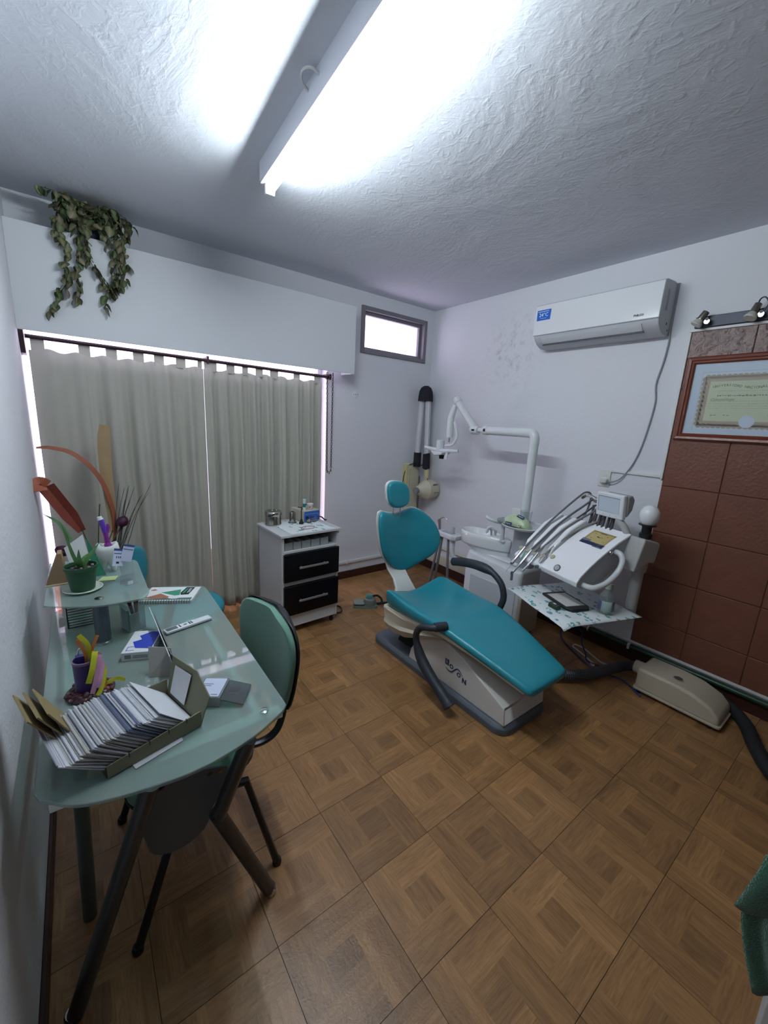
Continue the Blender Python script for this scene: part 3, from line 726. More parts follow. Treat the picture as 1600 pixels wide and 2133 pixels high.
# logo lettering on the cover side
lx = XC-.1795
uy = Vector((0, -1, -.02)); 
mb = MB()
def LP(y, z): return (-1.79+(y+1.79)*.80, .197+(z-.23)*.80)
LF = lambda y, z: frame((lx,)+LP(y, z), (0, -1, -.0), (0, 0, 1))
mb.text('O', .037, LF(-1.838, .214), bold=.0010).text('O', .037, LF(-1.910, .188), bold=.0010).text('N', .040, LF(-1.962, .168), bold=.0018)
sw = smoothpath([(lx,)+LP(y, z) for y, z in ((-1.785, .183), (-1.815, .172), (-1.845, .180), (-1.868, .206), (-1.89, .226), (-1.915, .222), (-1.945, .196))], 6)
mb.tube(sw, [.0012+.0022*sin(pi*k/36) for k in range(37)], 6)
part('logo', mb, mat('logo_navy', '1c2d52', .4), cv, label='navy logo lettering reading ROSON', smooth=0)
part('logo_badge', MB().box(lx-.0003, lx+.001, LP(-1.775, 0)[0], LP(-1.812, 0)[0], LP(0, .208)[1], LP(0, .252)[1]), mat('logo_navy', '1c2d52', .4), cv, smooth=0)
part('logo_letter', MB().text('R', .037, frame((lx-.0006,)+LP(-1.794, .229), (0, -1, 0), (0, 0, 1)), bold=.0003), mat('logo_pale', '8f9cb0', .4), cv, smooth=0)
# lifting mechanism between plate and seat
part('lift_arm', MB().prism([(-1.25, .05), (-1.45, .05), (-1.80, .30), (-1.80, .36), (-1.6, .36), (-1.3, .16)], 'x', XC-.10, XC+.10), mat('mechanism_dark', '23262b', .6), t, bevel=.006)
# cream under-body
ub = []
for y, w, zb, zt in ((-1.235, .20, .19, .335), (-1.245, .238, .165, .345), (-1.30, .246, .16, .345), (-1.43, .246, .18, .345), (-1.56, .24, .235, .35), (-1.75, .22, .32, .37), (-1.80, .20, .35, .375)):
    ub.append([(XC+s_*w*k, y, z) for s_, k, z in ((-1, .8, zb), (1, .8, zb), (1, .97, zb+.35*(zt-zb)), (1, .93, zb+.5*(zt-zb)), (1, 1, zt-.015), (1, .97, zt), (-1, .97, zt), (-1, 1, zt-.015), (-1, .93, zb+.5*(zt-zb)), (-1, .97, zb+.35*(zt-zb)))])
part('under_body', MB().loft(ub), CREAM, t, bevel=.012, seg=3)
# seat shell running forward under the leg rest
sh = []
for y, w, z in ((-1.27, .24, .315), (-1.5, .245, .335), (-1.78, .24, .365), (-2.0, .205, .335), (-2.27, .15, .265)):
    sh.append([(XC-w, y, z), (XC+w, y, z), (XC+w, y, z+.03), (XC-w, y, z+.03)])
part('seat_shell', MB().loft(sh), CREAM, t, bevel=.006)
# seat and leg rest cushion: one continuous pad
secs = [(-1.255, .225, .392, .05, .05), (-1.27, .252, .398, .062, .078), (-1.32, .264, .400, .066, .088), (-1.42, .268, .402, .066, .072), (-1.55, .268, .408, .064, .048), (-1.68, .266, .425, .062, .028), (-1.79, .262, .440, .062, .014), (-1.90, .248, .424, .062, .006), (-2.05, .222, .392, .062, .003), (-2.20, .192, .354, .060, .0), (-2.30, .174, .328, .055, .0), (-2.322, .160, .316, .04, -.004)]
loops = []
for y, w, zc, th, dish in secs:
    Lp = []
    for s_ in (-1, -.93, -.7, -.4, 0, .4, .7, .93, 1):
        top = zc+dish*(abs(s_)**1.8)
        if abs(s_) == 1: top -= .022
        Lp.append((XC+s_*w, y, top))
    for s_ in (.97, .6, 0, -.6, -.97):
        Lp.append((XC+s_*w*.98, y, zc-th+.004))
    loops.append(Lp)
part('seat_cushion', MB().loft(loops), TEAL, t, sub=2, smooth=180)
# stem, back shell, back pad
st = []
for z, w, y, th in ((.36, .092, -1.185, .03), (.40, .076, -1.165, .028), (.45, .068, -1.12, .025), (.50, .075, -1.06, .022), (.62, .09, -1.01, .02)):
    st.append([(XC-w, y-th/2, z), (XC+w, y-th/2, z), (XC+w, y+th/2, z), (XC-w, y+th/2, z)])
part('back_stem', MB().loft(st), SHELL, t, bevel=.008, seg=3)
def pillow(out, yf, puff, back, grow=0, edge=.018):
    cx = sum(p[0] for p in out)/len(out); cz = sum(p[1] for p in out)/len(out)
    out = [(p.x, p.z) for p in smoothpath([(x, 0, z) for x, z in out+out[:1]], 3)][:-1]
    loops = []
    def ring(k, dy):
        return [(cx+(x-cx)*k, yf(cx+(x-cx)*k, cz+(z-cz)*k)+dy, cz+(z-cz)*k) for x, z in out]
    g = 1+grow
    for k, dy in ((.3, back), (.9, back), (.985, back*.8), (1.0, back*.3), (1.0, -puff*.35), (.965, -puff*.75), (.88, -puff*.95), (.6, -puff), (.3, -puff), (.05, -puff)):
        loops.append(ring(k*g, dy))
    return MB().loft(loops)
BO = [(-1.319, .928), (-1.257, .909), (-1.18, .896), (-1.104, .91), (-1.035, .927), (-.974, .908), (-.914, .864), (-.871, .811), (-.842, .739), (-.836, .673), (-.859, .607), (-.909, .556), (-.989, .512), (-1.069, .476), (-1.143, .466), (-1.217, .506), (-1.287, .571), (-1.334, .65), (-1.359, .757), (-1.367, .857), (-1.353, .914)]
yb = lambda x, z: -1.035-.95*(x+1.15)**2+(z-.7)*.12
part('back_shell', pillow(BO, lambda x, z: yb(x, z)+.016, .012, .014, .022), SHELL, t, smooth=70)
part('back_cushion', pillow(BO, yb, .038, .004), TEAL, t, sub=1, smooth=180)
# head rest on two rods
HO = [(-1.307, 1.067), (-1.300, 1.112), (-1.27, 1.134), (-1.22, 1.137), (-1.163, 1.125), (-1.127, 1.09), (-1.116, 1.038), (-1.12, .986), (-1.154, .957), (-1.206, .949), (-1.258, .959), (-1.294, .999)]
yh_ = lambda x, z: -1.055-.8*(x+1.21)**2+(z-1.04)*.1
part('headrest', pillow(HO, yh_, .030, .004), TEAL, t, sub=1, smooth=180)
part('headrest_shell', pillow(HO, lambda x, z: yh_(x, z)+.012, .010, .016, .02), SHELL, t, smooth=70)
for dx in (-.045, .02): part('headrest_rod', MB().tube([(XC+dx, -1.045, .86), (XC+dx, -1.05, .98)], .004, 8), mat('chrome', 'c9c9c5', .12, metal=1), t)
# arm rests: left one swung down, right one up
la = smoothpath([(-1.46, -1.80, .445), (-1.50, -1.775, .44), (-1.51, -1.70, .41), (-1.505, -1.66, .345), (-1.50, -1.675, .275), (-1.50, -1.725, .205), (-1.50, -1.82, .14), (-1.50, -1.92, .085), (-1.50, -1.955, .062)], 6)
n_ = len(la)
def arad(k):
    u = k/(n_-1)
    if u < .08: return .021
    if u < .45: return .019
    if u < .62: return .019+.012*sin(pi*(u-.45)/.34)
    return .033-.003*sin(pi*(u-.62)/.38)+.004*(u > .9)
part('armrest', MB().tube(la, [arad(k) for k in range(n_)], 12), ARMB, t)
part('armrest_joint', MB().tube([(-1.42, -1.81, .445), (-1.49, -1.785, .445)], .026, 14), ARMB, t, bevel=.004)
ra = smoothpath([(-.905, -1.775, .40), (-.895, -1.79, .48), (-.895, -1.765, .56), (-.895, -1.70, .61), (-.895, -1.63, .625), (-.895, -1.54, .625), (-.895, -1.44, .61), (-.895, -1.345, .585)], 6)
n2 = len(ra)
part('armrest', MB().tube(ra, [(.020 if k < n2*.45 else .021+.011*sin(min(1, (k-n2*.45)/(n2*.2))*pi*.6)*(1 if k < n2*.9 else .8)) for k in range(n2)], 12), ARMB, t)
# ---- foot pedal
t = thing('foot_pedal', 'grey-green foot pedal switch on the floor behind the dental chair', 'pedal', (-1.13, -.62, 0), radians(-32))
PG = mat('pedal_grey', '67716c', .4)
def lm(p): return p
out = rrect(-.105, .10, -.055, .055, .03)
part('base', MB().loft([[(x, y, 0) for x, y in out], [(x, y, .014) for x, y in out], [(x*.96, y*.94, .02) for x, y in out]]), PG, t, world=False)
ped = rrect(-.10, -.01, -.048, .048, .018)
part('tread', MB().loft([[(x, y, .028) for x, y in ped], [(x, y, .04) for x, y in ped]]), mat('pedal_tread', '7c8784', .4), t, bevel=.003, world=False)
part('tread_rubber', MB().loft([[(x, y*.95, .018) for x, y in ped], [(x, y*.95, .03) for x, y in ped]]), mat('black_rubber', '1a1d20', .6), t, world=False)
part('housing', MB().lathe([(.056, .0), (.056, .03), (.048, .055), (.03, .066), (.03, .068)], (.035, 0, .012), 20), PG, t, world=False)
part('knob', MB().lathe([(.03, 0), (.031, .008), (.026, .010), (.026, .014), (.028, .016), (.024, .024), (.006, .026)], (.03, 0, .078), 20), mat('pedal_knob', '4f8a86', .35), t, world=False)
part('strap', MB().tube(smoothpath([(.06, .03, .075), (.10, .035, .08), (.135, .02, .055), (.14, 0, .02)], 5), .005, 6, flat=2.0), mat('black_rubber', '1a1d20', .6), t, world=False)
part('cable', MB().tube(smoothpath([(.09, 0, .02), (.16, .02, .02), (.22, .01, .03)], 5), .011, 8), mat('black_rubber', '1a1d20', .6), t, world=False)
# ---- suction motor by the wall with its corrugated hose
t = thing('floor_box', 'cream plastic junction box with rounded nose on the floor by the wall', 'junction box', (-.26, -2.63, 0))
BOXC = mat('box_cream', 'b3aa97', .5, bump=.06, bscale=120)
def pump(x0, x1, e):
    pr_ = [(-2.425, .028), (-2.425, .158), (-2.60, .160), (-2.70, .150), (-2.79, .118), (-2.835, .075), (-2.842, .028)]
    return MB().loft([[(x, y, z if z < .05 else z-e) for y, z in pr_] for x in (x0, x1)])
bd = part('body', pump(-.375, -.145, 0), BOXC, t, bevel=.016, seg=3)
part('lip', MB().loft([[(x, y, .022) for x, y in rrect(-.384, -.136, -2.85, -2.418, .02)], [(x, y, .036) for x, y in rrect(-.384, -.136, -2.85, -2.418, .02)]]), BOXC, t, bevel=.003)
part('button', MB().lathe([(.021, 0), (.021, .004), (.014, .005)], (-.29, -2.61, .1585), 18), mat('button_dark', '4b4b49', .3), bd)
part('button_ring', MB().lathe([(.027, 0), (.027, .0025), (.022, .003)], (-.29, -2.61, .158), 18), mat('button_ring', '8f8c84', .4), bd)
for x in (-.36, -.16):
    for y in (-2.45, -2.80): part('foot', MB().lathe([(.012, 0), (.014, .024)], (x, y, 0), 10), mat('black_rubber', '1a1d20', .6), t)
part('hose_socket', MB().tube([(-.245, -2.425, .098), (-.245, -2.37, .096)], .040, 16), BOXC, t, bevel=.003)
hp = smoothpath([(-.245, -2.38, .096), (-.27, -2.32, .075), (-.34, -2.27, .05), (-.45, -2.24, .045), (-.56, -2.20, .045), (-.68, -2.12, .045), (-.84, -2.02, .05), (-.98, -1.98, .07)], 22)
part('corrugated_hose', MB().tube(hp, [.034 if k % 2 else .030 for k in range(len(hp))], 12), mat('hose_grey', '3f4043', .5), t, smooth=25)
# cables on the floor
t = thing('floor_cables', 'blue and white cables tangled on the floor under the instrument tray', 'cables', (-.25, -2.05, 0))
BLU = mat('cable_blue', '2a2f66', .5)
part('blue_cable', MB().tube(smoothpath([(-.06, -1.80, .06), (-.11, -1.80, .03), (-.19, -1.86, .012), (-.28, -2.0, .008), (-.33, -2.09, .008), (-.38, -2.2, .008), (-.33, -2.34, .008), (-.41, -2.48, .008)], 6), .0055, 7), BLU, t)
part('blue_plug', MB().tube([(-.05, -1.84, .08), (-.055, -1.90, .085)], .014, 10), BLU, t)
part('blue_cable', MB().tube(smoothpath([(-.055, -1.90, .085), (-.07, -1.94, .07), (-.12, -1.97, .02), (-.22, -2.05, .009), (-.31, -2.11, .009), (-.30, -2.20, .009)], 6), .005, 7), BLU, t)
part('white_cable', MB().tube(smoothpath([(-.31, -2.13, .006), (-.33, -2.16, .006), (-.30, -2.14, .006), (-.24, -2.02, .006), (-.21, -1.955, .006), (-.17, -1.95, .006), (-.17, -2.02, .006), (-.22, -2.12, .006), (-.24, -2.18, .006), (-.21, -2.24, .006)], 6), .0055, 7), mat('cable_white', 'c6c6c6', .5), t)
t = single('drain_hose', MB().tube(smoothpath([(-.06, -2.70, .036), (-.10, -2.82, .036), (-.22, -2.92, .036), (-.40, -3.0, .036), (-.56, -3.10, .036), (-.64, -3.25, .036), (-.66, -3.5, .036)], 8), .034, 12), mat('black_rubber', '1a1d20', .6), 'thick black hose curving along the floor beyond the cream junction box', 'hose')
# ------------------------------------------------------------------ dental unit: column, cuspidor, lamp
UW = mat('unit_white', 'cfd3d6', .3, coat=.2); UG = mat('unit_grey', 'a3a9ad', .4); UB = mat('unit_beige', 'b2a797', .5); MET = mat('steel', 'b9bcc0', .22, metal=1); HOSEG = mat('hose_warm_grey', '77767a', .42)
t = thing('dental_unit', 'white dental unit with spittoon bowl, cup tray and operating lamp arm', 'dental unit', (-.42, -1.42, 0))
bx = [(-.555, -1.165), (-.30, -1.165), (-.27, -1.20), (-.27, -1.64), (-.30, -1.68), (-.555, -1.68), (-.565, -1.60), (-.565, -1.22)]
part('cabinet', MB().loft([[(x, y, .03) for x, y in bx], [(x, y, .50) for x, y in bx], [(x+(.02 if x < -.4 else -.0), y*.985-.02, .575 if y > -1.4 else .545) for x, y in bx]]), UW, t, bevel=.02, seg=3)
part('cabinet_panel', MB().box(-.568, -.56, -1.655, -1.24, .10, .40), mat('unit_panel', 'bcc3c8', .35), t, bevel=.006)
part('top_recess', MB().box(-.50, -.42, -1.60, -1.30, .55, .578), UW, t, bevel=.012)
part('lower_cover', MB().box(-.55, -.30, -1.70, -1.672, .05, .36), UB, t, bevel=.01)
part('plinth', MB().box(-.54, -.29, -1.66, -1.18, 0, .035), mat('plinth_dark', '4a4a4c', .6), t)
# spittoon bowl: teardrop outline
def tear(sc, dz=0, dy=0):
    P = []
    for k in range(28):
        a = 2*pi*k/28; c, s_ = cos(a), sin(a)
        y = -1.25+.235*c*sc if True else 0
        w = .135*(.78+.30*c)
        P.append((-.43+w*s_*sc, y+dy, dz))
    return P
outer = [tear(1.0, .705), tear(1.01, .68), tear(.98, .622), tear(.97, .618), tear(.86, .600, -.02), tear(.60, .555, -.08), tear(.58, .548, -.08)]
inner = [tear(1.0, .705), tear(.95, .712), tear(.90, .705), tear(.80, .675, .015), tear(.55, .648, .04), tear(.15, .64, .06)]
part('bowl', MB().loft(outer[::-1]+inner[1:]), mat('ceramic_white', 'dde0e2', .12, coat=.5), t, smooth=50)
part('bowl_band', MB().loft([tear(.985, .622), tear(.975, .612), tear(.93, .609)], cap=False), UG, t, smooth=50)
part('water_spout', MB().tube(smoothpath([(-.44, -1.33, .70), (-.44, -1.335, .755), (-.45, -1.31, .775), (-.47, -1.29, .765), (-.475, -1.285, .735)], 6), .012, 10), UW, t)
part('water_spout', MB().tube(smoothpath([(-.42, -1.29, .69), (-.425, -1.285, .745), (-.44, -1.27, .757), (-.455, -1.26, .72)], 6), .008, 10), UW, t)
part('spout_base', MB().box(-.49, -.40, -1.455, -1.315, .69, .715), mat('ceramic_white', 'dde0e2', .12, coat=.5), t, bevel=.01)
# column with round cup tray
part('column', MB().lathe([(.085, .53), (.085, .80), (.10, .835)], (-.40, -1.575, 0), 24), UG, t)
tr_ = part('cup_tray', MB().lathe([(.10, .835), (.145, .838), (.155, .852), (.150, .856), (.142, .846), (.02, .846)], (-.43, -1.565, 0), 32), UW, t)
part('tray_handle', MB().tube(smoothpath([(-.50, -1.425, .845), (-.56, -1.395, .86), (-.58, -1.36, .875), (-.565, -1.34, .882)], 5), .012, 8), UW, tr_)
part('tray_post', MB().tube([(-.48, -1.43, .70), (-.48, -1.43, .845)], .016, 12), UW, t)
# suction holder on its bent arm
part('holder_arm', MB().tube(smoothpath([(-.52, -.985, .60), (-.52, -.985, .51), (-.51, -1.0, .45), (-.48, -1.06, .415), (-.47, -1.18, .40)], 6), .020, 12), UW, t)
hb = part('holder', MB().prism([(-.475, -.80), (-.545, -.80), (-.57, -1.0), (-.55, -1.035), (-.45, -1.035), (-.45, -.98)], 'z', .60, .645), UW, t, bevel=.01, seg=3)
part('syringe', MB().tube([(-.51, -.815, .60), (-.515, -.81, .69), (-.52, -.805, .735)], [.012, .012, .017], 10).tube(smoothpath([(-.52, -.805, .735), (-.53, -.86, .765), (-.535, -.90, .765), (-.54, -.925, .755)], 4), .004, 6), MET, hb)
part('suction_tip', MB().lathe([(.016, .645), (.016, .69), (.012, .70)], (-.50, -.955, 0), 12), UG, hb)
part('holder_plate', MB().cbox((-.515, -.92, .648), .045, .12, .004), UG, hb)
for a, b in (((-.52, -.83, .60), (-.60, -.80, .03)), ((-.505, -.845, .60), (-.57, -.84, .03)), ((-.52, -.93, .60), (-.545, -1.0, .06))):
    part('suction_hose', MB().tube(smoothpath([a, (lerp(a[0], b[0], .4), lerp(a[1], b[1], .35), .38), b], 6), .011, 8), HOSEG, t)
# operating lamp
part('lamp_pole', MB().tube([(-.38, -1.533, .53), (-.38, -1.533, 1.44)], .032, 18), UW, t)
la_ = part('lamp_arm', MB().tube(smoothpath([(-.38, -1.533, 1.43), (-.38, -1.532, 1.475), (-.38, -1.517, 1.50), (-.38, -1.49, 1.506), (-.38, -1.40, 1.507), (-.38, -1.12, 1.507)], 4), .033, 18), UW, t)
part('collar', MB().lathe([(.034, 0), (.034, .012)], (-.38, -1.533, 1.425), 18), UW, la_)
part('joint', MB().tube([(-.38, -1.12, 1.507), (-.38, -1.075, 1.507)], .037, 16), UW, la_, bevel=.006)
part('joint_link', MB().tube([(-.38, -1.08, 1.507), (-.38, -.98, 1.507)], .018, 12), UW, la_)
part('joint_window', MB().box(-.4175, -.41, -1.115, -1.095, 1.498, 1.520), mat('black_hole', '0c0c0e', .8), la_, smooth=0)
fa = part('lamp_forearm', MB().tube([(-.38, -.985, 1.507), (-.385, -.77, 1.735)], .029, 18), UW, t)
part('joint', MB().tube([(-.38, -1.02, 1.503), (-.38, -.975, 1.505), (-.38, -.955, 1.525)], [.033, .038, .034], 16), UW, fa, bevel=.005)
part('joint_window', MB().box(-.4185, -.41, -1.005, -.978, 1.498, 1.512), mat('black_hole', '0c0c0e', .8), fa, smooth=0)
part('end_cap', MB().tube([(-.385, -.785, 1.72), (-.385, -.755, 1.755)], [.033, .03], 16), UW, fa, bevel=.004)
lh = part('lamp_hanger', MB().tube([(-.39, -.755, 1.70), (-.41, -.735, 1.60), (-.41, -.735, 1.43)], [.022, .029, .029], 16), UW, t)
part('pin', MB().tube([(-.41, -.735, 1.43), (-.41, -.735, 1.39)], .007, 8), MET, lh)
part('bracket_arm', MB().tube(smoothpath([(-.41, -.78, 1.56), (-.41, -.82, 1.45), (-.42, -.79, 1.375), (-.43, -.72, 1.36)], 6), .012, 8), UW, lh)
hd = part('lamp_head', MB().lathe([(.034, 1.325), (.034, 1.40), (.03, 1.405)], (-.44, -.665, 0), 16), UW, t)
part('handle_bar', MB().tube(smoothpath([(-.50, -.53, 1.335), (-.47, -.57, 1.325), (-.45, -.68, 1.318), (-.44, -.80, 1.32), (-.42, -.86, 1.322)], 6), .016, 10), UW, hd)
part('reflector', MB().prism([(-.60, 1.31), (-.76, 1.305), (-.74, 1.285), (-.66, 1.27)], 'x', -.50, -.40), UW, hd, bevel=.006)
part('lamp_socket', MB().lathe([(.02, 1.245), (.024, 1.28)], (-.44, -.69, 0), 12), mat('black_hole', '0c0c0e', .8), hd)
part('lever', MB().cbox((-.45, -.755, 1.275), .012, .03, .065), UW, hd, bevel=.004)
# ---- wipes, box and cup on the round tray
def pack():
    loops = []
    for u, h, w in ((0, .006, .03), (.05, .05, .045), (.25, .085, .055), (.5, .10, .057), (.75, .085, .055), (.95, .05, .045), (1, .006, .03)):
        y = lerp(-1.445, -1.67, u)
        loops.append([(-.505+.0+dx*w, y, .8465+z*h) for dx, z in ((-1, .05), (-.9, .45), (-.5, .9), (0, 1), (.5, .9), (.9, .45), (1, .05), (0, 0))])
    return MB().loft(loops)
t = thing('wipes_packet', 'green wet wipes packet lying on the round cup tray', 'packet', (-.505, -1.56, .8465))
part('wrapper', pack(), mat('wipes_green', 'b4c8a4', .3, var=.22, vscale=18), t, sub=1, smooth=180)
MW = frame((-.5605, -1.535, .872), (0, -1, 0), (.25, 0, 1))
part('brand_patch', MB().box(-.032, .02, -.010, .011, -.001, .0012).xf(MW).box(-.02, .026, -.009, .009, -.001, .001).xf(Matrix.Identity(4)) if False else MB().box(-.034, .018, -.010, .011, -.0015, .0015).xf(MW), mat('packet_blue', '25335f', .35), t, smooth=0)
part('lettering', MB().text('Elegante', .0115, MW @ Matrix.Translation((-.008, 0, .002))), mat('print_white', 'f0f4fa', .5), t, smooth=0)
MW2 = frame((-.528, -1.60, .9300), (0, -1, -.2), (1, 0, .5))
part('brand_patch', MB().box(-.028, .024, -.010, .012, -.003, .001).xf(MW2), mat('packet_blue', '25335f', .35), t, smooth=0)
part('lettering', MB().text('Elegante', .0115, MW2 @ Matrix.Translation((-.002, 0, .0016))), mat('print_white', 'f0f4fa', .5), t, smooth=0)
part('daisy', MB().lathe([(.012, 0), (.012, .0015)], (-.5605, -1.615, .876), 12, Matrix.Rotation(-pi/2, 4, 'Y')), mat('daisy_white', 'd8d6bf', .4), t)
part('daisy_centre', MB().lathe([(.005, 0), (.005, .0022)], (-.5605, -1.615, .876), 10, Matrix.Rotation(-pi/2, 4, 'Y')), mat('daisy_brown', '8a6428', .5), t)
t = single('medicine_box', MB().cbox((-.40, -1.475, .8465+.055), .03, .065, .11, .3), mat('carton_white', 'd9d9da', .5), 'small white carton standing behind the wipes packet on the cup tray', 'box', bevel=.002)
part('red_print', MB().cbox((-.415, -1.453, .8465+.06), .006, .016, .03, .3), mat('print_red', '9c3b3b', .5), t, smooth=0)
single('clear_cup', MB().lathe([(.026, .847), (.033, .945), (.0325, .945), (.0255, .849)], (-.365, -1.49, 0), 20, cap=False), glassy('clear_plastic', 'f2f5f6', .98, .05, .06), 'clear plastic cup behind the white carton on the cup tray', 'cup')
single('clear_cup', MB().lathe([(.034, .847), (.042, .965), (.0415, .965), (.0335, .849)], (-.455, -1.592, 0), 20, cap=False).box(-.456, -.455, -1.593, -1.592, .847, .848), glassy('clear_plastic', 'f2f5f6', .98, .05, .06), 'larger clear cup behind the wipes packet in front of the lamp pole', 'cup')
def bag(u, v):
    a = 2*pi*u; r = .034*sin(pi*min(max(v, .02), .98))*(1+.25*sin(5*a)+.15*sin(9*a+3*v))
    return (-.525+r*cos(a), -1.452+r*1.2*sin(a), .847+.05*v)
single('plastic_bag', MB().grid(bag, 26, 8), glassy('crumpled_film', 'd5d9dc', .9, .12, .3), 'crumpled clear plastic bag at the left edge of the cup tray', 'bag', smooth=20)
# ------------------------------------------------------------------ delivery unit: instrument console, tray, screen
ORG = (-.77, -2.17, 0); RZ = radians(-15)
t = thing('instrument_console', 'white tilted instrument console with hoses, control panel and hanging handpieces', 'instrument console', ORG, RZ)
CW = mat('console_white', 'eff1f4', .1, coat=.6); CG = mat('console_grey', 'a2a5aa', .45)
top = [(0, .668), (-.004, .69), (.02, .725), (.09, .785), (.18, .85), (.28, .91), (.375, .955)]
bot = [(.385, .94), (.38, .80), (.30, .755), (.20, .69), (.12, .655), (.05, .65)]
part('side_body', MB().prism(top+bot, 'y', .004, .27), CG, t, world=False, bevel=.006)
pn = part('front_panel', MB().loft([[(x, y, z) for x, z in [(x_-.004, z_+.006) for x_, z_ in top]+[(x_+.004, z_-.004) for x_, z_ in top[::-1]]] for y in (-.002, .275)]), CW, t, world=False, bevel=.003)
pn2 = part('instrument_bed', MB().prism([(0, .675), (-.004, .695), (.02, .715), (.06, .73), (.12, .77), (.28, .875), (.36, .915), (.36, .86), (.20, .72), (.05, .655)], 'y', .272, .535), CW, t, world=False, bevel=.008)
for k in range(4):
    y = .285+.065*k
    part('divider', MB().prism([(.055, .735), (.075, .80), (.20, .915), (.32, .975), (.345, .97), (.345, .90), (.2, .79)], 'y', y, y+.036), CW, t, world=False, bevel=.010, seg=3)
    part('rest_cap', MB().lathe([(.017, 0), (.015, .006), (.006, .009)], (.045, y+.045, .737), 14, Matrix.Rotation(-.6, 4, 'Y')), mat('cap_cream', 'b5ae8e', .4), t, world=False)
part('rest_cap', MB().lathe([(.017, 0), (.015, .006), (.006, .009)], (.052, .25, .762), 14, Matrix.Rotation(-.65, 4, 'Y')), mat('cap_cream', 'b5ae8e', .4), t, world=False)
# control plate
def onp(x): # height on the front panel
    for (xa, za), (xb, zb) in zip(top[1:], top[2:]):
        if xa <= x <= xb: return za+(zb-za)*(x-xa)/(xb-xa)+.0075
cp = MB().grid(lambda u, v: (lerp(.205, .315, u), lerp(.045, .20, v), onp(lerp(.205, .315, u))+.001), 8, 8)
c_ = part('control_plate', cp, mat('plate_gold', 'b3a36c', .35), t, world=False, solid=.002)
def wedge(y0, y1, x0, x1, m, nm, dz=.0025):
    part(nm, MB().grid(lambda u, v: (lerp(x0, x1, u), lerp(y0, y1, v), onp(lerp(x0, x1, u))+dz), 4, 4), m, c_, world=False, solid=.001)
NAVY = mat('plate_navy', '272a55', .35); PGREY = mat('plate_button', '6f7f92', .35)
wedge(.045, .20, .198, .222, NAVY, 'plate_band')
wedge(.148, .205, .200, .235, PGREY, 'button'); wedge(.04, .105, .193, .222, PGREY, 'button')
part('button_marks', MB().box(.262, .275, .13, .133, onp(.268)+.003, onp(.268)+.005).box(.262, .265, .115, .133, onp(.2635)+.003, onp(.2635)+.005).box(.30, .304, .10, .14, onp(.302)+.002, onp(.302)+.004), mat('print_dark', '33343a', .4), c_, world=False, smooth=0)
mb = MB()
for (x, y) in ((.29, .165), (.25, .165), (.245, .075), (.285, .08), (.27, .105)): mb.lathe([(.004, 0), (.004, .002)], (x, y, onp(x)+.001), 10)
part('button_marks', mb, mat('mark_olive', '7f7343', .5), c_, world=False, smooth=0)
gz = frame((.012, .165, .7235), (0, -1, 0), (.55, 0, .83))
part('gauge', MB().lathe([(.022, 0), (.022, .004), (.018, .0055)], (0, 0, 0), 20, gz), mat('gauge_dark', '3b3d42', .4), t, world=False)
part('gauge_face', MB().lathe([(.0165, .005), (.0165, .0062)], (0, 0, 0), 20, gz), mat('gauge_face', '9da3ab', .3), t, world=False)
part('side_handle', MB().tube(smoothpath([(.055, .02, .675), (.06, -.03, .675), (.09, -.055, .68), (.16, -.062, .705), (.23, -.062, .76), (.262, -.055, .82), (.268, -.03, .855), (.268, .01, .86)], 6), .0165, 12), UW, t, world=False)
part('side_knob', MB().lathe([(.014, 0), (.014, .004), (.011, .012), (.004, .014)], (.225, .004, .858), 14, Matrix.Rotation(pi/2, 4, 'X')), CHR, t, world=False)
# arm block, post, tray arm
part('arm_block', MB().prism([(.37, .955), (.44, .94), (.50, .925), (.51, .91), (.49, .80), (.44, .805), (.36, .77), (.32, .76)], 'y', -.09, .12), mat('block_grey', 'a9aaa9', .45), t, world=False, bevel=.012, seg=3)
part('post', MB().tube([(.43, -.04, .505), (.43, -.04, .86)], .030, 16), mat('block_grey', 'a9aaa9', .45), t, world=False)
part('post_sleeve', MB().lathe([(.043, .73), (.048, .76), (.048, .81)], (.455, -.02, 0), 18), mat('block_grey', 'a9aaa9', .45), t, world=False)
part('support_arm', MB().tube(smoothpath([(.455, -.02, .76), (.50, .15, .74), (.47, .42, .72), (.36, .60, .68)], 6), .03, 12), UG, t, world=False)
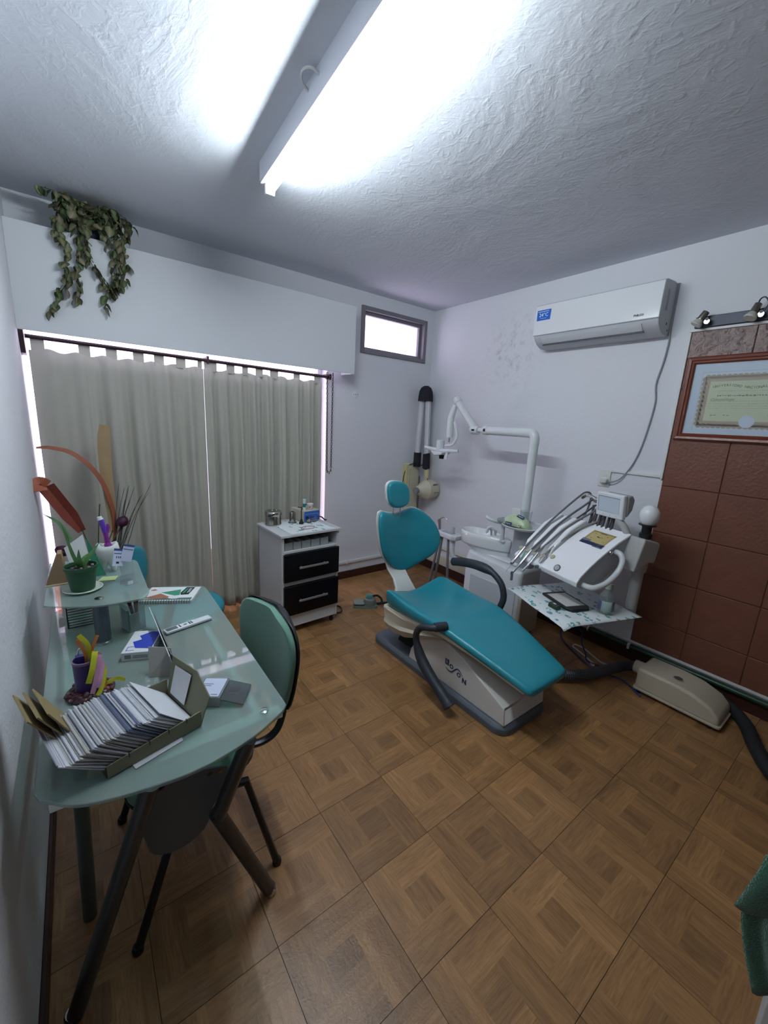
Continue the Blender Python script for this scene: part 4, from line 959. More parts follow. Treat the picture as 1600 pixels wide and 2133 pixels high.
# hoses and handpieces
R4 = random.Random(4)
for k, (y, tipz, kind) in enumerate(((.485, .0, 0), (.42, .0, 1), (.36, .0, 1), (.30, .01, 2))):
    yh = y-.055; dk = .04*k
    pts = [(.035, y, .752+.004*k), (.10, y-.004, .815), (.20, lerp(y, yh, .3), .92-dk*.25), (.30, lerp(y, yh, .6), 1.015-dk*.6), (.39, yh, 1.10-dk), (.44, yh-.01, 1.135-dk), (.48, yh-.02, 1.12-dk), (.49, yh-.01, 1.04-dk*.8), (.46, yh, .95-dk*.4), (.40, yh+.02, .88), (.36, yh+.04, .84)]
    part('hose', MB().tube(smoothpath(pts, 6), .0068, 8), mat('hose_grey_%d' % k, ('6f7074', '5f6064', '77777a', '8a8a88')[k], .38), t, world=False)
    if k in (1,): part('hose', MB().tube(smoothpath([(p[0]+.01, p[1]-.024, p[2]-.012-.02*(i > 2)) for i, p in enumerate(pts)], 6), .0058, 8), mat('hose_dark', '4b4b50', .4), t, world=False)
    hp_ = part('handpiece', MB().tube([(.04, y, .757), (.0, y, .712), (-.035, y, .672)] if k != 3 else [(.05, y, .765), (.02, y, .735), (.0, y, .712)], [.0085, .0105, .0085], 10), MET, t, world=False)
    if k == 0:
        part('tip', MB().tube([(-.035, y, .672), (-.055, y, .65), (-.06, y, .64)], [.009, .013, .009], 10), MET, hp_, world=False)
        part('burr', MB().tube([(-.06, y, .64), (-.10, y, .59)], .0022, 6), MET, hp_, world=False)
    elif k == 1:
        part('tip', MB().tube([(-.035, y, .672), (-.075, y, .63), (-.105, y-.01, .612)], [.008, .007, .006], 10).lathe([(.009, -.012), (.009, .012)], (-.11, y-.01, .608), 10), MET, hp_, world=False)
        part('clip', MB().cbox((-.112, y-.014, .585), .014, .008, .045), mat('clip_steel', '8a8d92', .3, metal=.8), hp_, world=False)
    elif k == 2:
        part('tip', MB().tube([(-.035, y, .672), (-.075, y, .64)], [.008, .006], 10), MET, hp_, world=False)
    else:
        part('tip', MB().cbox((-.02, y-.004, .688), .022, .016, .02, .2), mat('clip_steel', '8a8d92', .3, metal=.8), hp_, world=False, bevel=.003)
part('whip_rack', MB().tube(smoothpath([(.42, .28, .86), (.44, .27, 1.02), (.42, .30, 1.10), (.40, .36, 1.125), (.42, .42, 1.10)], 6), .011, 10).lathe([(.02, -.02), (.02, .02)], (.42, .30, 1.105), 14, Matrix.Rotation(pi/2, 4, 'X')), CHR, t, world=False)
mb = MB()
for k in range(6):
    y = .26-.032*k; mb.tube(smoothpath([(.30, y, .875), (.345, y+.02, .93), (.40, y+.05, 1.0), (.44, y+.08, 1.06)], 5), .0085, 8)
part('hose_bundle', mb, mat('hose_dark', '4b4b50', .4), t, world=False)
part('green_straw', MB().tube([(.02, .452, .738), (-.02, .452, .672)], .004, 6), mat('straw_teal', '5d9e94', .4), t, world=False)
# screen
sc_ = Matrix.Translation((.345, .145, 1.105)) @ Matrix.Rotation(.0, 4, 'Z') @ Matrix.Rotation(-.12, 4, 'Y')
def SB(*a): return MB().box(*a).xf(sc_)
mon = part('screen_case', SB(-.012, .02, -.093, .093, -.075, .075), mat('screen_white', 'd6dade', .4), t, world=False, bevel=.008, seg=3)
part('screen_panel', SB(-.0145, -.0105, -.068, .074, -.040, .052), mat('screen_off', 'bcc8d4', .25), mon, world=False, smooth=0)
part('screen_groove', SB(-.0150, -.0118, -.068, .074, .050, .053).box(0, 0, 0, 0, 0, 0) if False else MB().box(-.0152, -.0118, -.068, .075, .051, .054).box(-.0152, -.0118, .0735, .0765, -.042, .054).xf(sc_), mat('screen_line', '6d7580', .5), mon, world=False, smooth=0)
mb = MB()
for y in (-.05, -.01, .035): mb.lathe([(.0025, 0), (.0025, .001)], (-.0125, y, -.058), 8, Matrix.Rotation(-pi/2, 4, 'Y'))
part('screen_key', mb.xf(sc_), mat('mark_grey', '9298a0', .5), mon, world=False)
part('screen_back', MB().prism([(.02, -.06), (.02, .065), (.055, .07), (.075, .04), (.06, -.02)], 'y', -.10, .06).xf(sc_), mat('screen_back_grey', '8a8b8c', .5), mon, world=False, bevel=.006)
part('screen_stand', MB().tube(smoothpath([(.385, .02, .93), (.37, .05, .99), (.36, .09, 1.03)], 4), .020, 12), mat('block_grey', 'a9aaa9', .45), mon, world=False)
# ---- globe lamp on the arm block
t = thing('bulb_lamp', 'white globe bulb in a black holder beside the console screen', 'bulb', (ORG[0]+.43*cos(RZ)-(-.045)*sin(RZ)-.0, ORG[1]+.43*sin(RZ)+(-.045)*cos(RZ), .946), RZ)
part('globe', MB().lathe([(.022, .075), (.034, .085), (.047, .108), (.052, .135), (.048, .162), (.033, .185), (.012, .195), (.001, .196)], (0, 0, 0), 24), mat('globe_white', 'dcdfe2', .25), t, world=False, smooth=60)
part('collar', MB().lathe([(.046, .078), (.046, .084), (.03, .086)], (0, 0, 0), 20), mat('holder_black', '1b1c20', .3), t, world=False)
part('holder', MB().lathe([(.032, .0), (.034, .028), (.026, .034), (.026, .066), (.034, .078)], (0, 0, 0), 20), mat('holder_black', '1b1c20', .3), t, world=False)
# ---- lower tray with paper cover
t = thing('instrument_tray', 'cream tray under the console covered with printed paper', 'tray', (-.925, -2.215, 0), radians(-20.5))
part('tray', MB().box(.05, .52, .012, .50, .470, .494), mat('tray_cream', 'bfb6a4', .45), t, bevel=.012, seg=3, world=False)
part('tray_underframe', MB().box(.14, .46, .08, .44, .448, .47), mat('tray_cream', 'bfb6a4', .45), t, bevel=.006, world=False)
def paper_mat(name, flip):
    M = mat(name, 'c3ced0', .75); nt = M.node_tree; b = nt.nodes['Principled BSDF']
    tc = nt.nodes.new('ShaderNodeTexCoord'); v = nt.nodes.new('ShaderNodeTexVoronoi'); v.inputs['Scale'].default_value = 27; v.inputs['Randomness'].default_value = .9
    mp = nt.nodes.new('ShaderNodeMapping'); mp.inputs['Rotation'].default_value = (0, 0, .5); mp.inputs['Scale'].default_value = (1, .55, 1)
    nt.links.new(tc.outputs['Object'], mp.inputs[0]); nt.links.new(mp.outputs[0], v.inputs['Vector'])
    r = nt.nodes.new('ShaderNodeValToRGB'); r.color_ramp.interpolation = 'LINEAR'
    r.color_ramp.elements[0].position = .30; r.color_ramp.elements[0].color = (1, 1, 1, 1); r.color_ramp.elements[1].position = .36; r.color_ramp.elements[1].color = (0, 0, 0, 1)
    nt.links.new(v.outputs['Distance'], r.inputs[0])
    n = nt.nodes.new('ShaderNodeTexNoise'); n.inputs['Scale'].default_value = 60; nt.links.new(tc.outputs['Object'], n.inputs[0])
    r2 = nt.nodes.new('ShaderNodeValToRGB'); r2.color_ramp.elements[0].position = .40; r2.color_ramp.elements[1].position = .48; nt.links.new(n.outputs['Fac'], r2.inputs[0])
    ml = nt.nodes.new('ShaderNodeMath'); ml.operation = 'MULTIPLY'; nt.links.new(r.outputs[0], ml.inputs[0]); nt.links.new(r2.outputs[0], ml.inputs[1])
    mx = nt.nodes.new('ShaderNodeMix'); mx.data_type = 'RGBA'; mx.inputs[6].default_value = lin('dbe2e4'); mx.inputs[7].default_value = lin('5f9f9c')
    nt.links.new(ml.outputs[0], mx.inputs[0]); nt.links.new(mx.outputs[2], b.inputs['Base Color']); return M
PAPER = paper_mat('printed_paper', 0)
def sheet(u, v):
    x = lerp(-.01, .535, u); y = lerp(-.01, .53, v)
    z = .4958+.0022*sin(14*u+3*v)*sin(9*v)+.0022
    if x < .05: z -= (.05-x)*.35*(1-v*.5)
    if y < .012: z -= (.012-y)*.5*(1-u)
    return (x, y, z)
part('paper_cover', MB().grid(sheet, 24, 24), PAPER, t, world=False, solid=.0006, smooth=60)
# ---- things on the console tray (its own rotation)
TORG = (-.925, -2.215, 0); TRZ = radians(-20.5)
def tl(x, y, z): return (TORG[0]+x*cos(TRZ)-y*sin(TRZ), TORG[1]+x*sin(TRZ)+y*cos(TRZ), z)
TM_ = Matrix.Translation(TORG) @ Matrix.Rotation(TRZ, 4, 'Z')
t = thing('tablet', 'black framed tablet lying on the printed tray paper', 'tablet', tl(.215, .245, .502), TRZ)
mo = [(-.065, -.10), (.065, -.10), (.065, .11), (.04, .135), (-.04, .135), (-.065, .11)]
mo = [(y*.62, -x*1.0) for x, y in mo]
MR = Matrix.Rotation(radians(100), 4, 'Z')
part('frame', MB().prism([(-.082, -.125), (.082, -.125), (.082, .095), (.055, .13), (-.055, .13), (-.082, .095)], 'z', 0, .014).xf(Matrix.Rotation(radians(178), 4, 'Z')), mat('tablet_black', '16181c', .4), t, world=False, bevel=.003)
part('glass', MB().box(-.066, .066, -.078, .102, .0138, .0148).xf(Matrix.Rotation(radians(178), 4, 'Z') @ Matrix.Translation((0, -.02, 0))), mat('mirror_face', 'd2d2cd', .35), t, world=False, smooth=0)
t = single('small_carton', MB().prism([(-.018, 0), (.018, 0), (.018, .02), (.010, .026), (-.010, .026), (-.018, .02)], 'y', -.035, .03).xf(TM_ @ Matrix.Translation((.085, .195, .5005)) @ Matrix.Rotation(radians(8), 4, 'Z')), mat('carton_dark_green', '1d3a2a', .35), 'small dark green carton beside the black tablet on the tray', 'carton', bevel=.002)
part('print', MB().box(-.007, .007, -.01, .008, .0262, .0268).xf(TM_ @ Matrix.Translation((.085, .195, .5005)) @ Matrix.Rotation(radians(8), 4, 'Z')), mat('print_white', 'f0f4fa', .5), t, smooth=0)
bc = tl(.355, .085, .5005)
t = thing('pump_bottle', 'clear round pump bottle with violet label on the tray', 'bottle', bc)
part('bottle', MB().lathe([(.040, 0), (.044, .006), (.044, .085), (.040, .105), (.026, .128), (.018, .138), (.018, .15)], bc, 28), glassy('bottle_clear', 'e2eaea', .98, .04, .25), t)
part('label', MB().lathe([(.0445, .022), (.0445, .078)], bc, 28, cap=False), mat('label_violet', '6d7398', .4), t)
lb = MB().grid(lambda u, v: (bc[0]+.0452*cos(radians(lerp(170, 245, u))), bc[1]+.0452*sin(radians(lerp(170, 245, u))), bc[2]+lerp(.018, .082, v)), 10, 2)
part('label_oval', lb, mat('label_pale', 'a9c3bf', .4), t, solid=.0006)
part('pump_cap', MB().lathe([(.022, .148), (.023, .18), (.014, .184), (.010, .20), (.010, .212)], bc, 20), mat('pump_clear', 'b5b9b6', .3), t)
part('nozzle', MB().tube([(bc[0], bc[1], bc[2]+.205), (bc[0]-.02, bc[1]-.028, bc[2]+.207)], .007, 8), mat('pump_clear', 'b5b9b6', .3), t)
part('dip_tube', MB().tube([(bc[0], bc[1], bc[2]+.15), (bc[0], bc[1], bc[2]+.03)], .003, 6), mat('pump_clear', 'b5b9b6', .3), t)
# ------------------------------------------------------------------ drawer cabinet
CR_ = radians(2.5); CO = (-1.703, -.525, 0)
t = thing('drawer_cabinet', 'white cabinet with two glossy black drawers and an open shelf', 'cabinet', CO, CR_)
CBW = mat('cabinet_white', 'c9cbce', .45, bump=.04, bscale=90); CBB = mat('drawer_black', '090b11', .28, spec=.3)
hw, hd_ = .228, .195
P_ = dict(world=False)
part('side_panel', MB().box(-hw, -hw+.018, -hd_, hd_, .055, .733), CBW, t, bevel=.0015, **P_)
part('side_panel', MB().box(hw-.018, hw, -hd_, hd_, .055, .733), CBW, t, bevel=.0015, **P_)
part('back_panel', MB().box(-hw, hw, hd_-.01, hd_, .055, .733), CBW, t, **P_)
part('shelf_board', MB().box(-hw+.018, hw-.018, -hd_+.002, hd_-.01, .612, .628), CBW, t, bevel=.001, **P_)
part('bottom_board', MB().box(-hw+.018, hw-.018, -hd_+.004, hd_-.01, .055, .15), CBW, t, bevel=.001, **P_)
part('middle_rail', MB().box(-hw+.018, hw-.018, -hd_+.004, hd_-.01, .375, .408), CBW, t, bevel=.001, **P_)
part('top_board', MB().box(-hw-.011, hw+.011, -hd_-.018, hd_+.008, .733, .75), CBW, t, bevel=.002, **P_)
for z0, z1 in ((.41, .61), (.155, .372)):
    d = part('drawer', MB().box(-hw+.010, hw-.004, -hd_-.018, -hd_+.06, z0, z1), CBB, t, bevel=.002, **P_)
    part('handle', MB().box(-.115, .118, -hd_-.045, -hd_-.033, (z0+z1)/2-.007, (z0+z1)/2+.007).box(-.10, -.09, -hd_-.035, -hd_-.016, (z0+z1)/2-.005, (z0+z1)/2+.005).box(.09, .10, -hd_-.035, -hd_-.016, (z0+z1)/2-.005, (z0+z1)/2+.005), mat('handle_alu', 'a9aaac', .35, metal=.7), d, bevel=.002, **P_)
for x in (-hw+.03, hw-.03):
    for y in (-hd_+.03, hd_-.03): part('castor', MB().lathe([(.014, 0), (.018, .012), (.014, .03), (.008, .034), (.008, .056)], (x, y, 0), 12), mat('black_rubber', '1a1d20', .6), t, **P_)
mb = MB()
for z in (.60, .42, .20): mb.lathe([(.004, 0), (.004, .001)], (-hw, -hd_+.03, z), 8, Matrix.Rotation(-pi/2, 4, 'Y'))
part('screw_cap', mb, mat('mark_grey', '9298a0', .5), t, **P_)
def cl(x, y, z=.75): return (CO[0]+x*cos(CR_)-y*sin(CR_), CO[1]+x*sin(CR_)+y*cos(CR_), z)
CM = Matrix.Translation(CO) @ Matrix.Rotation(CR_, 4, 'Z')
# open shelf: clear plastic boxes
def cbin(x, w, lab):
    t = thing('plastic_box', lab, 'box', cl(x, -.05, .6285), CR_, 'clear plastic boxes on the open shelf of the drawer cabinet')
    b = .0015
    mb = MB().box(-w/2, w/2, -.12, .10, 0, .002).box(-w/2, -w/2+b, -.12, .10, 0, .055).box(w/2-b, w/2, -.12, .10, 0, .055).box(-w/2, w/2, -.12, -.12+b, 0, .055).box(-w/2, w/2, .10-b, .10, 0, .055)
    part('box', mb, glassy('frosted_plastic', 'dde2e3', .95, .2, .40), t, smooth=0, world=False)
    part('contents', MB().box(-w/2+.004, w/2-.004, -.11, .09, .003, .02+.016*RND.random()), mat('bin_contents', 'd0d4d5', .6, var=.5, vscale=50), t, world=False, bevel=.003)
cbin(-.165, .060, 'leftmost clear plastic box on the open shelf of the drawer cabinet')
cbin(-.100, .060, 'second clear plastic box from the left on the open cabinet shelf')
cbin(-.030, .068, 'third clear plastic box from the left on the open cabinet shelf')
cbin(.045, .070, 'fourth clear plastic box from the left on the open cabinet shelf')
cbin(.120, .066, 'rightmost clear plastic box on the open shelf of the drawer cabinet')
# cabinet top
single('paper_cover', MB().grid(lambda u, v: cl(lerp(-.16, .20, u), lerp(-.20, .16, v), .7508+.0012*abs(sin(7*u+5*v))), 12, 12), PAPER, 'printed paper sheet spread over the top of the drawer cabinet', 'paper', solid=.0005, smooth=60)
dc = cl(-.152, .105, .7512)
t = thing('steel_drum', 'round polished steel drum with lid on the cabinet corner', 'drum', dc)
STEELP = mat('steel_polished', 'b5b4ae', .12, metal=1)
part('drum', MB().lathe([(.056, 0), (.059, .004), (.059, .012), (.057, .016), (.057, .072)], dc, 32), STEELP, t)
part('lid', MB().lathe([(.0585, .070), (.0605, .074), (.0605, .094), (.057, .101), (.052, .104), (.004, .104)], dc, 32), STEELP, t)
part('lid_knob', MB().lathe([(.005, .104), (.007, .110), (.004, .113)], (dc[0]-.01, dc[1], dc[2]), 10).lathe([(.005, .104), (.007, .110), (.004, .113)], (dc[0]+.022, dc[1]-.005, dc[2]), 10), STEELP, t)
cc = cl(-.005, .09, .7512)
t = thing('steel_canister', 'narrow steel canister with flared foot beside the blue device', 'canister', cc)
part('body', MB().lathe([(.034, 0), (.033, .004), (.024, .010), (.0235, .076), (.020, .083)], cc, 24), STEELP, t)
part('cap', MB().lathe([(.009, .083), (.009, .088)], cc, 14), mat('cap_dark', '46474a', .4), t)
# blue electro device
uM = CM @ Matrix.Translation((.12, .125, .7512)) @ Matrix.Rotation(radians(6), 4, 'Z')
t = thing('electric_device', 'beige electric device with blue front panel on the cabinet', 'device', (uM.translation.x, uM.translation.y, .7512), CR_+radians(6))
part('case', MB().box(-.07, .075, -.085, .09, .006, .092), mat('device_beige', 'b9b4a4', .45), t, bevel=.003, **P_)
fpn = part('front_panel', MB().box(-.067, .072, -.088, -.084, .012, .086), mat('device_blue', '2c5fae', .35), t, bevel=.002, **P_)
part('panel_line', MB().box(-.06, .062, -.0895, -.087, .064, .067).box(.058, .062, -.0895, -.087, .03, .067), mat('device_lightblue', '7fa3d4', .4), fpn, smooth=0, **P_)
for x, r in ((-.042, .013), (-.008, .0085), (.011, .0085)):
    part('dial', MB().lathe([(r, 0), (r, .008), (r*.7, .010)], (x, -.088, .038), 16, Matrix.Rotation(pi/2, 4, 'X')), mat('dial_navy', '141c38', .35), fpn, **P_)
part('connector', MB().lathe([(.007, 0), (.007, .012)], (.055, -.088, .042), 12, Matrix.Rotation(pi/2, 4, 'X')), CHR, fpn, **P_)
part('foot', MB().box(-.065, .07, -.08, -.07, 0, .007).box(-.065, .07, .07, .08, 0, .007), mat('black_rubber', '1a1d20', .6), t, **P_)
part('cable', MB().tube(smoothpath([(-.02, .07, .092), (-.045, -.02, .105), (-.075, -.06, .09), (-.092, -.085, .055), (-.097, -.092, .035)], 6), .004, 7), mat('black_cable', '15151a', .5), t, **P_)
part('plug', MB().lathe([(.006, .04), (.008, .036), (.010, .022), (.017, .012), (.017, .002), (.004, .001)], (-.098, -.095, 0), 12), mat('black_cable', '15151a', .5), t, **P_)
part('cable', MB().tube(smoothpath([(.055, -.10, .042), (.075, -.115, .035), (.10, -.12, .012), (.125, -.11, .006)], 6), .005, 7), mat('black_cable', '15151a', .5), t, **P_)
part('cable', MB().tube(smoothpath([(.0, .05, .094), (.02, -.01, .125), (.05, .0, .125), (.075, .03, .10)], 6), .003, 6), mat('black_cable', '15151a', .5), t, **P_)
def ul(x, y, z): v = uM @ Vector((x, y, z)); return (v.x, v.y, v.z)
b1 = ul(-.038, -.045, .0925)
t = thing('tube_container', 'tall white tube with teal label standing on the electric device', 'tube', b1)
part('body', MB().lathe([(.0115, 0), (.0115, .075), (.013, .078), (.013, .083), (.010, .083)], b1, 16), mat('tube_white', 'd2dddd', .35), t)
part('label', MB().lathe([(.0119, .022), (.0119, .05)], b1, 16, cap=False), mat('label_teal', '24756c', .4), t)
b2 = ul(.022, -.035, .0925)
t = thing('cotton_jar', 'small white jar with pink mark on the electric device', 'jar', b2)
part('body', MB().lathe([(.017, 0), (.020, .004), (.022, .03), (.024, .032)], b2, 18), mat('jar_white', 'd9d4d2', .4), t)
part('lid', MB().lathe([(.0245, .030), (.0255, .034), (.0245, .041), (.018, .043)], b2, 18), mat('jar_white', 'd9d4d2', .4), t)
part('mark', MB().lathe([(.006, 0), (.006, .001)], (b2[0]-.012, b2[1]-.0195, b2[2]+.018), 10, Matrix.Rotation(pi/2, 4, 'X')), mat('mark_pink', 'a8435c', .5), t)
b3 = cl(.13, .03, .7512)
t = thing('flask_burner', 'small glass and chrome burner on its side in front of the blue device', 'burner', b3, .3)
part('body', MB().tube([(-.025, 0, .022), (.03, 0, .024)], [.017, .019], 16), glassy('clear_plastic', 'f2f5f6', .98, .05, .06), t, **P_)
part('clamp', MB().tube([(-.03, 0, .022), (-.05, 0, .022)], .010, 10).box(-.055, -.02, -.02, .02, .0, .005).box(.0, .03, -.02, .02, .0, .004).box(-.04, -.03, -.004, .004, .004, .02).box(.01, .02, -.003, .003, .004, .012), CHR, t, **P_)
b4 = cl(.02, -.105, .7525)
t = thing('cord_loop', 'thin red cord looped on the cabinet top paper', 'cord', b4, .2)
part('cord', MB().tube([(.055*cos(a), .035*sin(a), .003) for a in [2*pi*k/28 for k in range(29)]], .0018, 6, cap=False), mat('cord_red', '9c4248', .4), t, **P_)
part('clip', MB().cbox((-.06, -.022, .004), .03, .008, .006, .5).cbox((-.035, -.03, .003), .02, .006, .005, -.2), CHR, t, **P_)
t = single('cabinet_cable', MB().tube(smoothpath([(-1.46, -.50, .30), (-1.45, -.53, .12), (-1.445, -.54, .03), (-1.42, -.55, .008), (-1.36, -.50, .006), (-1.33, -.54, .006), (-1.37, -.62, .006), (-1.45, -.60, .006)], 6), .006, 7), mat('black_cable', '15151a', .5), 'black cable falling behind the drawer cabinet onto the floor', 'cable')
# ------------------------------------------------------------------ glass desk
def frosted(name, col, alpha):
    M = mat(name, col, .32, coat=1.0); b = M.node_tree.nodes['Principled BSDF']
    b.inputs['Coat Roughness'].default_value = .02; b.inputs['Coat IOR'].default_value = 1.6; b.inputs['Alpha'].default_value = 1
    nt = M.node_tree; tr = nt.nodes.new('ShaderNodeBsdfTransparent'); tr.inputs[0].default_value = (.88, .95, .93, 1)
    mx = nt.nodes.new('ShaderNodeMixShader'); mx.inputs[0].default_value = alpha
    nt.links.new(tr.outputs[0], mx.inputs[1]); nt.links.new(b.outputs[0], mx.inputs[2]); nt.links.new(mx.outputs[0], nt.nodes['Material Output'].inputs[0])
    return M
FROST = frosted('frosted_glass', 'a6bcb8', .46)
FROST2 = frosted('frosted_glass_shelf', 'a4bab7', .50)
GUN = mat('gunmetal', '4b4c50', .32, metal=.7); BARM = mat('frame_white', 'd3dad8', .5)
t = thing('glass_desk', 'green tinted frosted glass desk with dark metal legs and a raised glass shelf', 'desk', (-2.83, -1.75, 0))
def outline(pts, n=8): 
    return [(p.x, p.y) for p in smoothpath([(x, y, 0) for x, y in pts], n)]
near = outline([(-3.095, -2.235), (-3.02, -2.297), (-2.89, -2.33), (-2.79, -2.335), (-2.68, -2.312), (-2.605, -2.28), (-2.565, -2.258)])
far = outline([(-2.555, -1.255), (-2.62, -1.215), (-2.72, -1.172), (-2.83, -1.16), (-2.96, -1.175), (-3.04, -1.20), (-3.09, -1.235)])
poly = [(-3.105, -2.21)]+near+[(-2.551, -2.243), (-2.5495, -2.225), (-2.536, -1.30), (-2.540, -1.27)]+far+[(-3.105, -1.26)]
gt = part('glass_top', MB().prism(poly, 'z', .710, .720), FROST, t, bevel=.002)
CLEARG = glassy('clear_green_glass', 'cfe2dc', .97, .02)
def clear_under(o):      # only the upper face of the sheet is sand-blasted
    o.data.materials.append(CLEARG)
    for p_ in o.data.polygons:
        if p_.normal.z < -.9: p_.material_index = 1
clear_under(gt)
for x, y in ((-2.613, -2.233), (-2.60, -1.30)):
    part('bolt', MB().lathe([(.013, .720), (.013, .7215), (.010, .723), (.004, .7235)], (x, y, 0), 16), mat('bolt_chrome', '9fb0ae', .2, metal=.8), gt)
part('cross_bar', MB().box(-3.08, -2.565, -2.252, -2.214, .690, .709), BARM, t, bevel=.002)
part('cross_bar', MB().box(-3.08, -2.565, -1.62, -1.595, .690, .709), BARM, t, bevel=.002)
part('cross_bar', MB().box(-3.08, -2.565, -1.315, -1.285, .690, .709), BARM, t, bevel=.002)
part('side_bar', MB().box(-2.635, -2.612, -2.214, -1.62, .690, .706), BARM, t, bevel=.002)
part('side_bar', MB().box(-3.06, -3.037, -2.214, -1.315, .690, .706), BARM, t, bevel=.002)
# legs
for sy, yb in ((1, -2.24), (-1, -1.29)):
    leg = part('leg', MB().tube([(-2.672, yb-.04*sy, .692), (-2.748, yb, .452)], .020, 14).tube([(-2.752, yb, .468), (-2.594, yb+.04*sy, .018)], .020, 14), GUN, t)
    part('leg_tip', MB().lathe([(.019, 0), (.021, .004), (.021, .022), (.018, .026)], (-2.591, yb+.041*sy, 0), 14), CHR, leg)
    leg = part('leg', MB().tube([(-2.90, yb-.05*sy, .692), (-3.098, yb+.05*sy, .014)], .020, 14), GUN, t)
    part('leg_tip', MB().lathe([(.019, 0), (.021, .004), (.021, .02), (.018, .024)], (-3.101, yb+.052*sy, 0), 14), CHR, leg)
part('leg', MB().tube([(-3.035, -2.02, .695), (-3.062, -1.95, 0)], .018, 12), mat('leg_green_grey', '5c6b69', .4, metal=.4), t)
pp = [(-2.86, .60), (-2.705, .545), (-2.70, .52), (-2.72, .47), (-2.755, .42)]+[( -2.835+.075*cos(a), .40+.055*sin(a)) for a in [-pi*.08-pi*.84*k/8 for k in range(9)]]+[(-2.918, .44), (-2.885, .57)]
mp_ = part('modesty_panel', MB().prism(pp, 'y', -2.183, -2.177), mat('panel_grey', '54585c', .5), t)
part('panel_hole', MB().lathe([(.010, 0), (.010, .001)], (-2.872, -2.1832, .573), 12, Matrix.Rotation(pi/2, 4, 'X')), mat('black_hole', '0c0c0e', .8), mp_)
part('panel_screw', MB().lathe([(.006, 0), (.006, .002)], (-2.752, -2.1835, .545), 10, Matrix.Rotation(pi/2, 4, 'X')).lathe([(.006, 0), (.006, .002)], (-2.725, -2.1835, .538), 10, Matrix.Rotation(pi/2, 4, 'X')), mat('brass', '8c7a4a', .3, metal=.8), mp_)
# raised shelf on a post
sp_ = outline([(-3.085, -1.585), (-3.02, -1.625), (-2.95, -1.655), (-2.88, -1.662), (-2.835, -1.66)])+[(-2.815, -1.645), (-2.802, -1.605), (-2.80, -1.25), (-2.808, -1.222), (-2.83, -1.205), (-3.07, -1.10), (-3.10, -1.12), (-3.10, -1.57)]
sh_ = part('upper_shelf', MB().prism(sp_, 'z', .876, .884), FROST2, t, bevel=.002); clear_under(sh_)
part('shelf_post', MB().lathe([(.026, .7205), (.026, .728), (.0235, .730), (.0235, .866), (.0255, .868), (.0255, .875)], (-2.951, -1.598, 0), 22), mat('post_grey', '5b636b', .3, metal=.6), t)
part('shelf_post', MB().lathe([(.026, .7205), (.026, .728), (.0235, .730), (.0235, .866), (.0255, .868), (.0255, .875)], (-3.02, -1.22, 0), 22), mat('post_grey', '5b636b', .3, metal=.6), t)
part('post_ring', MB().lathe([(.028, .7202), (.028, .7275), (.0262, .7285)], (-2.951, -1.598, 0), 22).lathe([(.014, .884), (.014, .887), (.005, .888)], (-2.951, -1.598, 0), 16), CHR, t)
# ---- shelf: potted plant
SZ = .8842
pc = (-2.993, -1.485, SZ)
t = thing('saucer', 'white saucer under the small green pot on the glass shelf', 'saucer', pc)
part('dish', MB().lathe([(.040, 0), (.046, .001), (.060, .009), (.0585, .0105), (.045, .004), (.004, .003)], pc, 30), mat('saucer_white', 'b9c6b8', .4), t)
pc2 = (-2.993, -1.485, SZ+.0035)
t = thing('potted_succulent', 'small striped succulent in a dark green pot on a saucer', 'plant', pc2)
part('pot', MB().lathe([(.033, 0), (.036, .002), (.047, .078), (.0505, .079), (.0505, .090), (.0475, .090), (.045, .078)], pc2, 26, cap=False).lathe([(.033, .0005), (.001, .0005)], pc2, 26, cap=False), mat('pot_green', '1f4a30', .45), t)
part('soil', MB().lathe([(.0455, .074), (.03, .08), (.002, .082)], pc2, 20), mat('soil', '2a241d', .9, bump=.8, bscale=150, var=.5, vscale=120), t)
mb = MB()
for k in range(9): a = k*2.4; r = .012+.003*k; mb.cbox((pc2[0]+r*cos(a), pc2[1]+r*sin(a), pc2[2]+.082), .008, .006, .005, a)
part('pebble', mb, mat('pebble', '8d8f88', .8), t)
SUC = mat('succulent_green', '4f7a46', .45, var=.35, vscale=60)
def blade(p0, p1, p2, w, m=SUC):
    P = smoothpath([p0, p1, p2], 6); loops = []
    for i, p in enumerate(P):
        u = i/(len(P)-1); ww = w*(1-u**2.2)+.0006
        tg = (P[min(i+1, len(P)-1)]-P[max(i-1, 0)]).normalized(); side = tg.cross(Vector((.5, .75, .3))).normalized(); nn = side.cross(tg)
        loops.append([p-side*ww, p+nn*ww*.35, p+side*ww, p-nn*ww*.2])
    return MB().loft(loops)
b0 = Vector(pc2)+Vector((0, 0, .078))
for d1, d2, w in (((-.018, .01, .05), (-.04, .02, .165), .009), ((-.002, -.012, .03), (0, -.018, .075), .011), ((.02, .0, .03), (.062, .01, .085), .009), ((.012, .012, .03), (.05, .03, .055), .009), ((-.01, -.01, .02), (-.03, -.03, .035), .009)):
    part('leaf', blade(b0, b0+Vector(d1), b0+Vector(d2), w), SUC, t)
tip = b0+Vector((-.04, .02, .165))
part('leaf', blade(b0+Vector((-.02, .012, .10)), b0+Vector((-.045, .035, .16)), b0+Vector((-.085, .05, .195)), .010), mat('succulent_pale', '6fa06a', .45, var=.4, vscale=80), t)
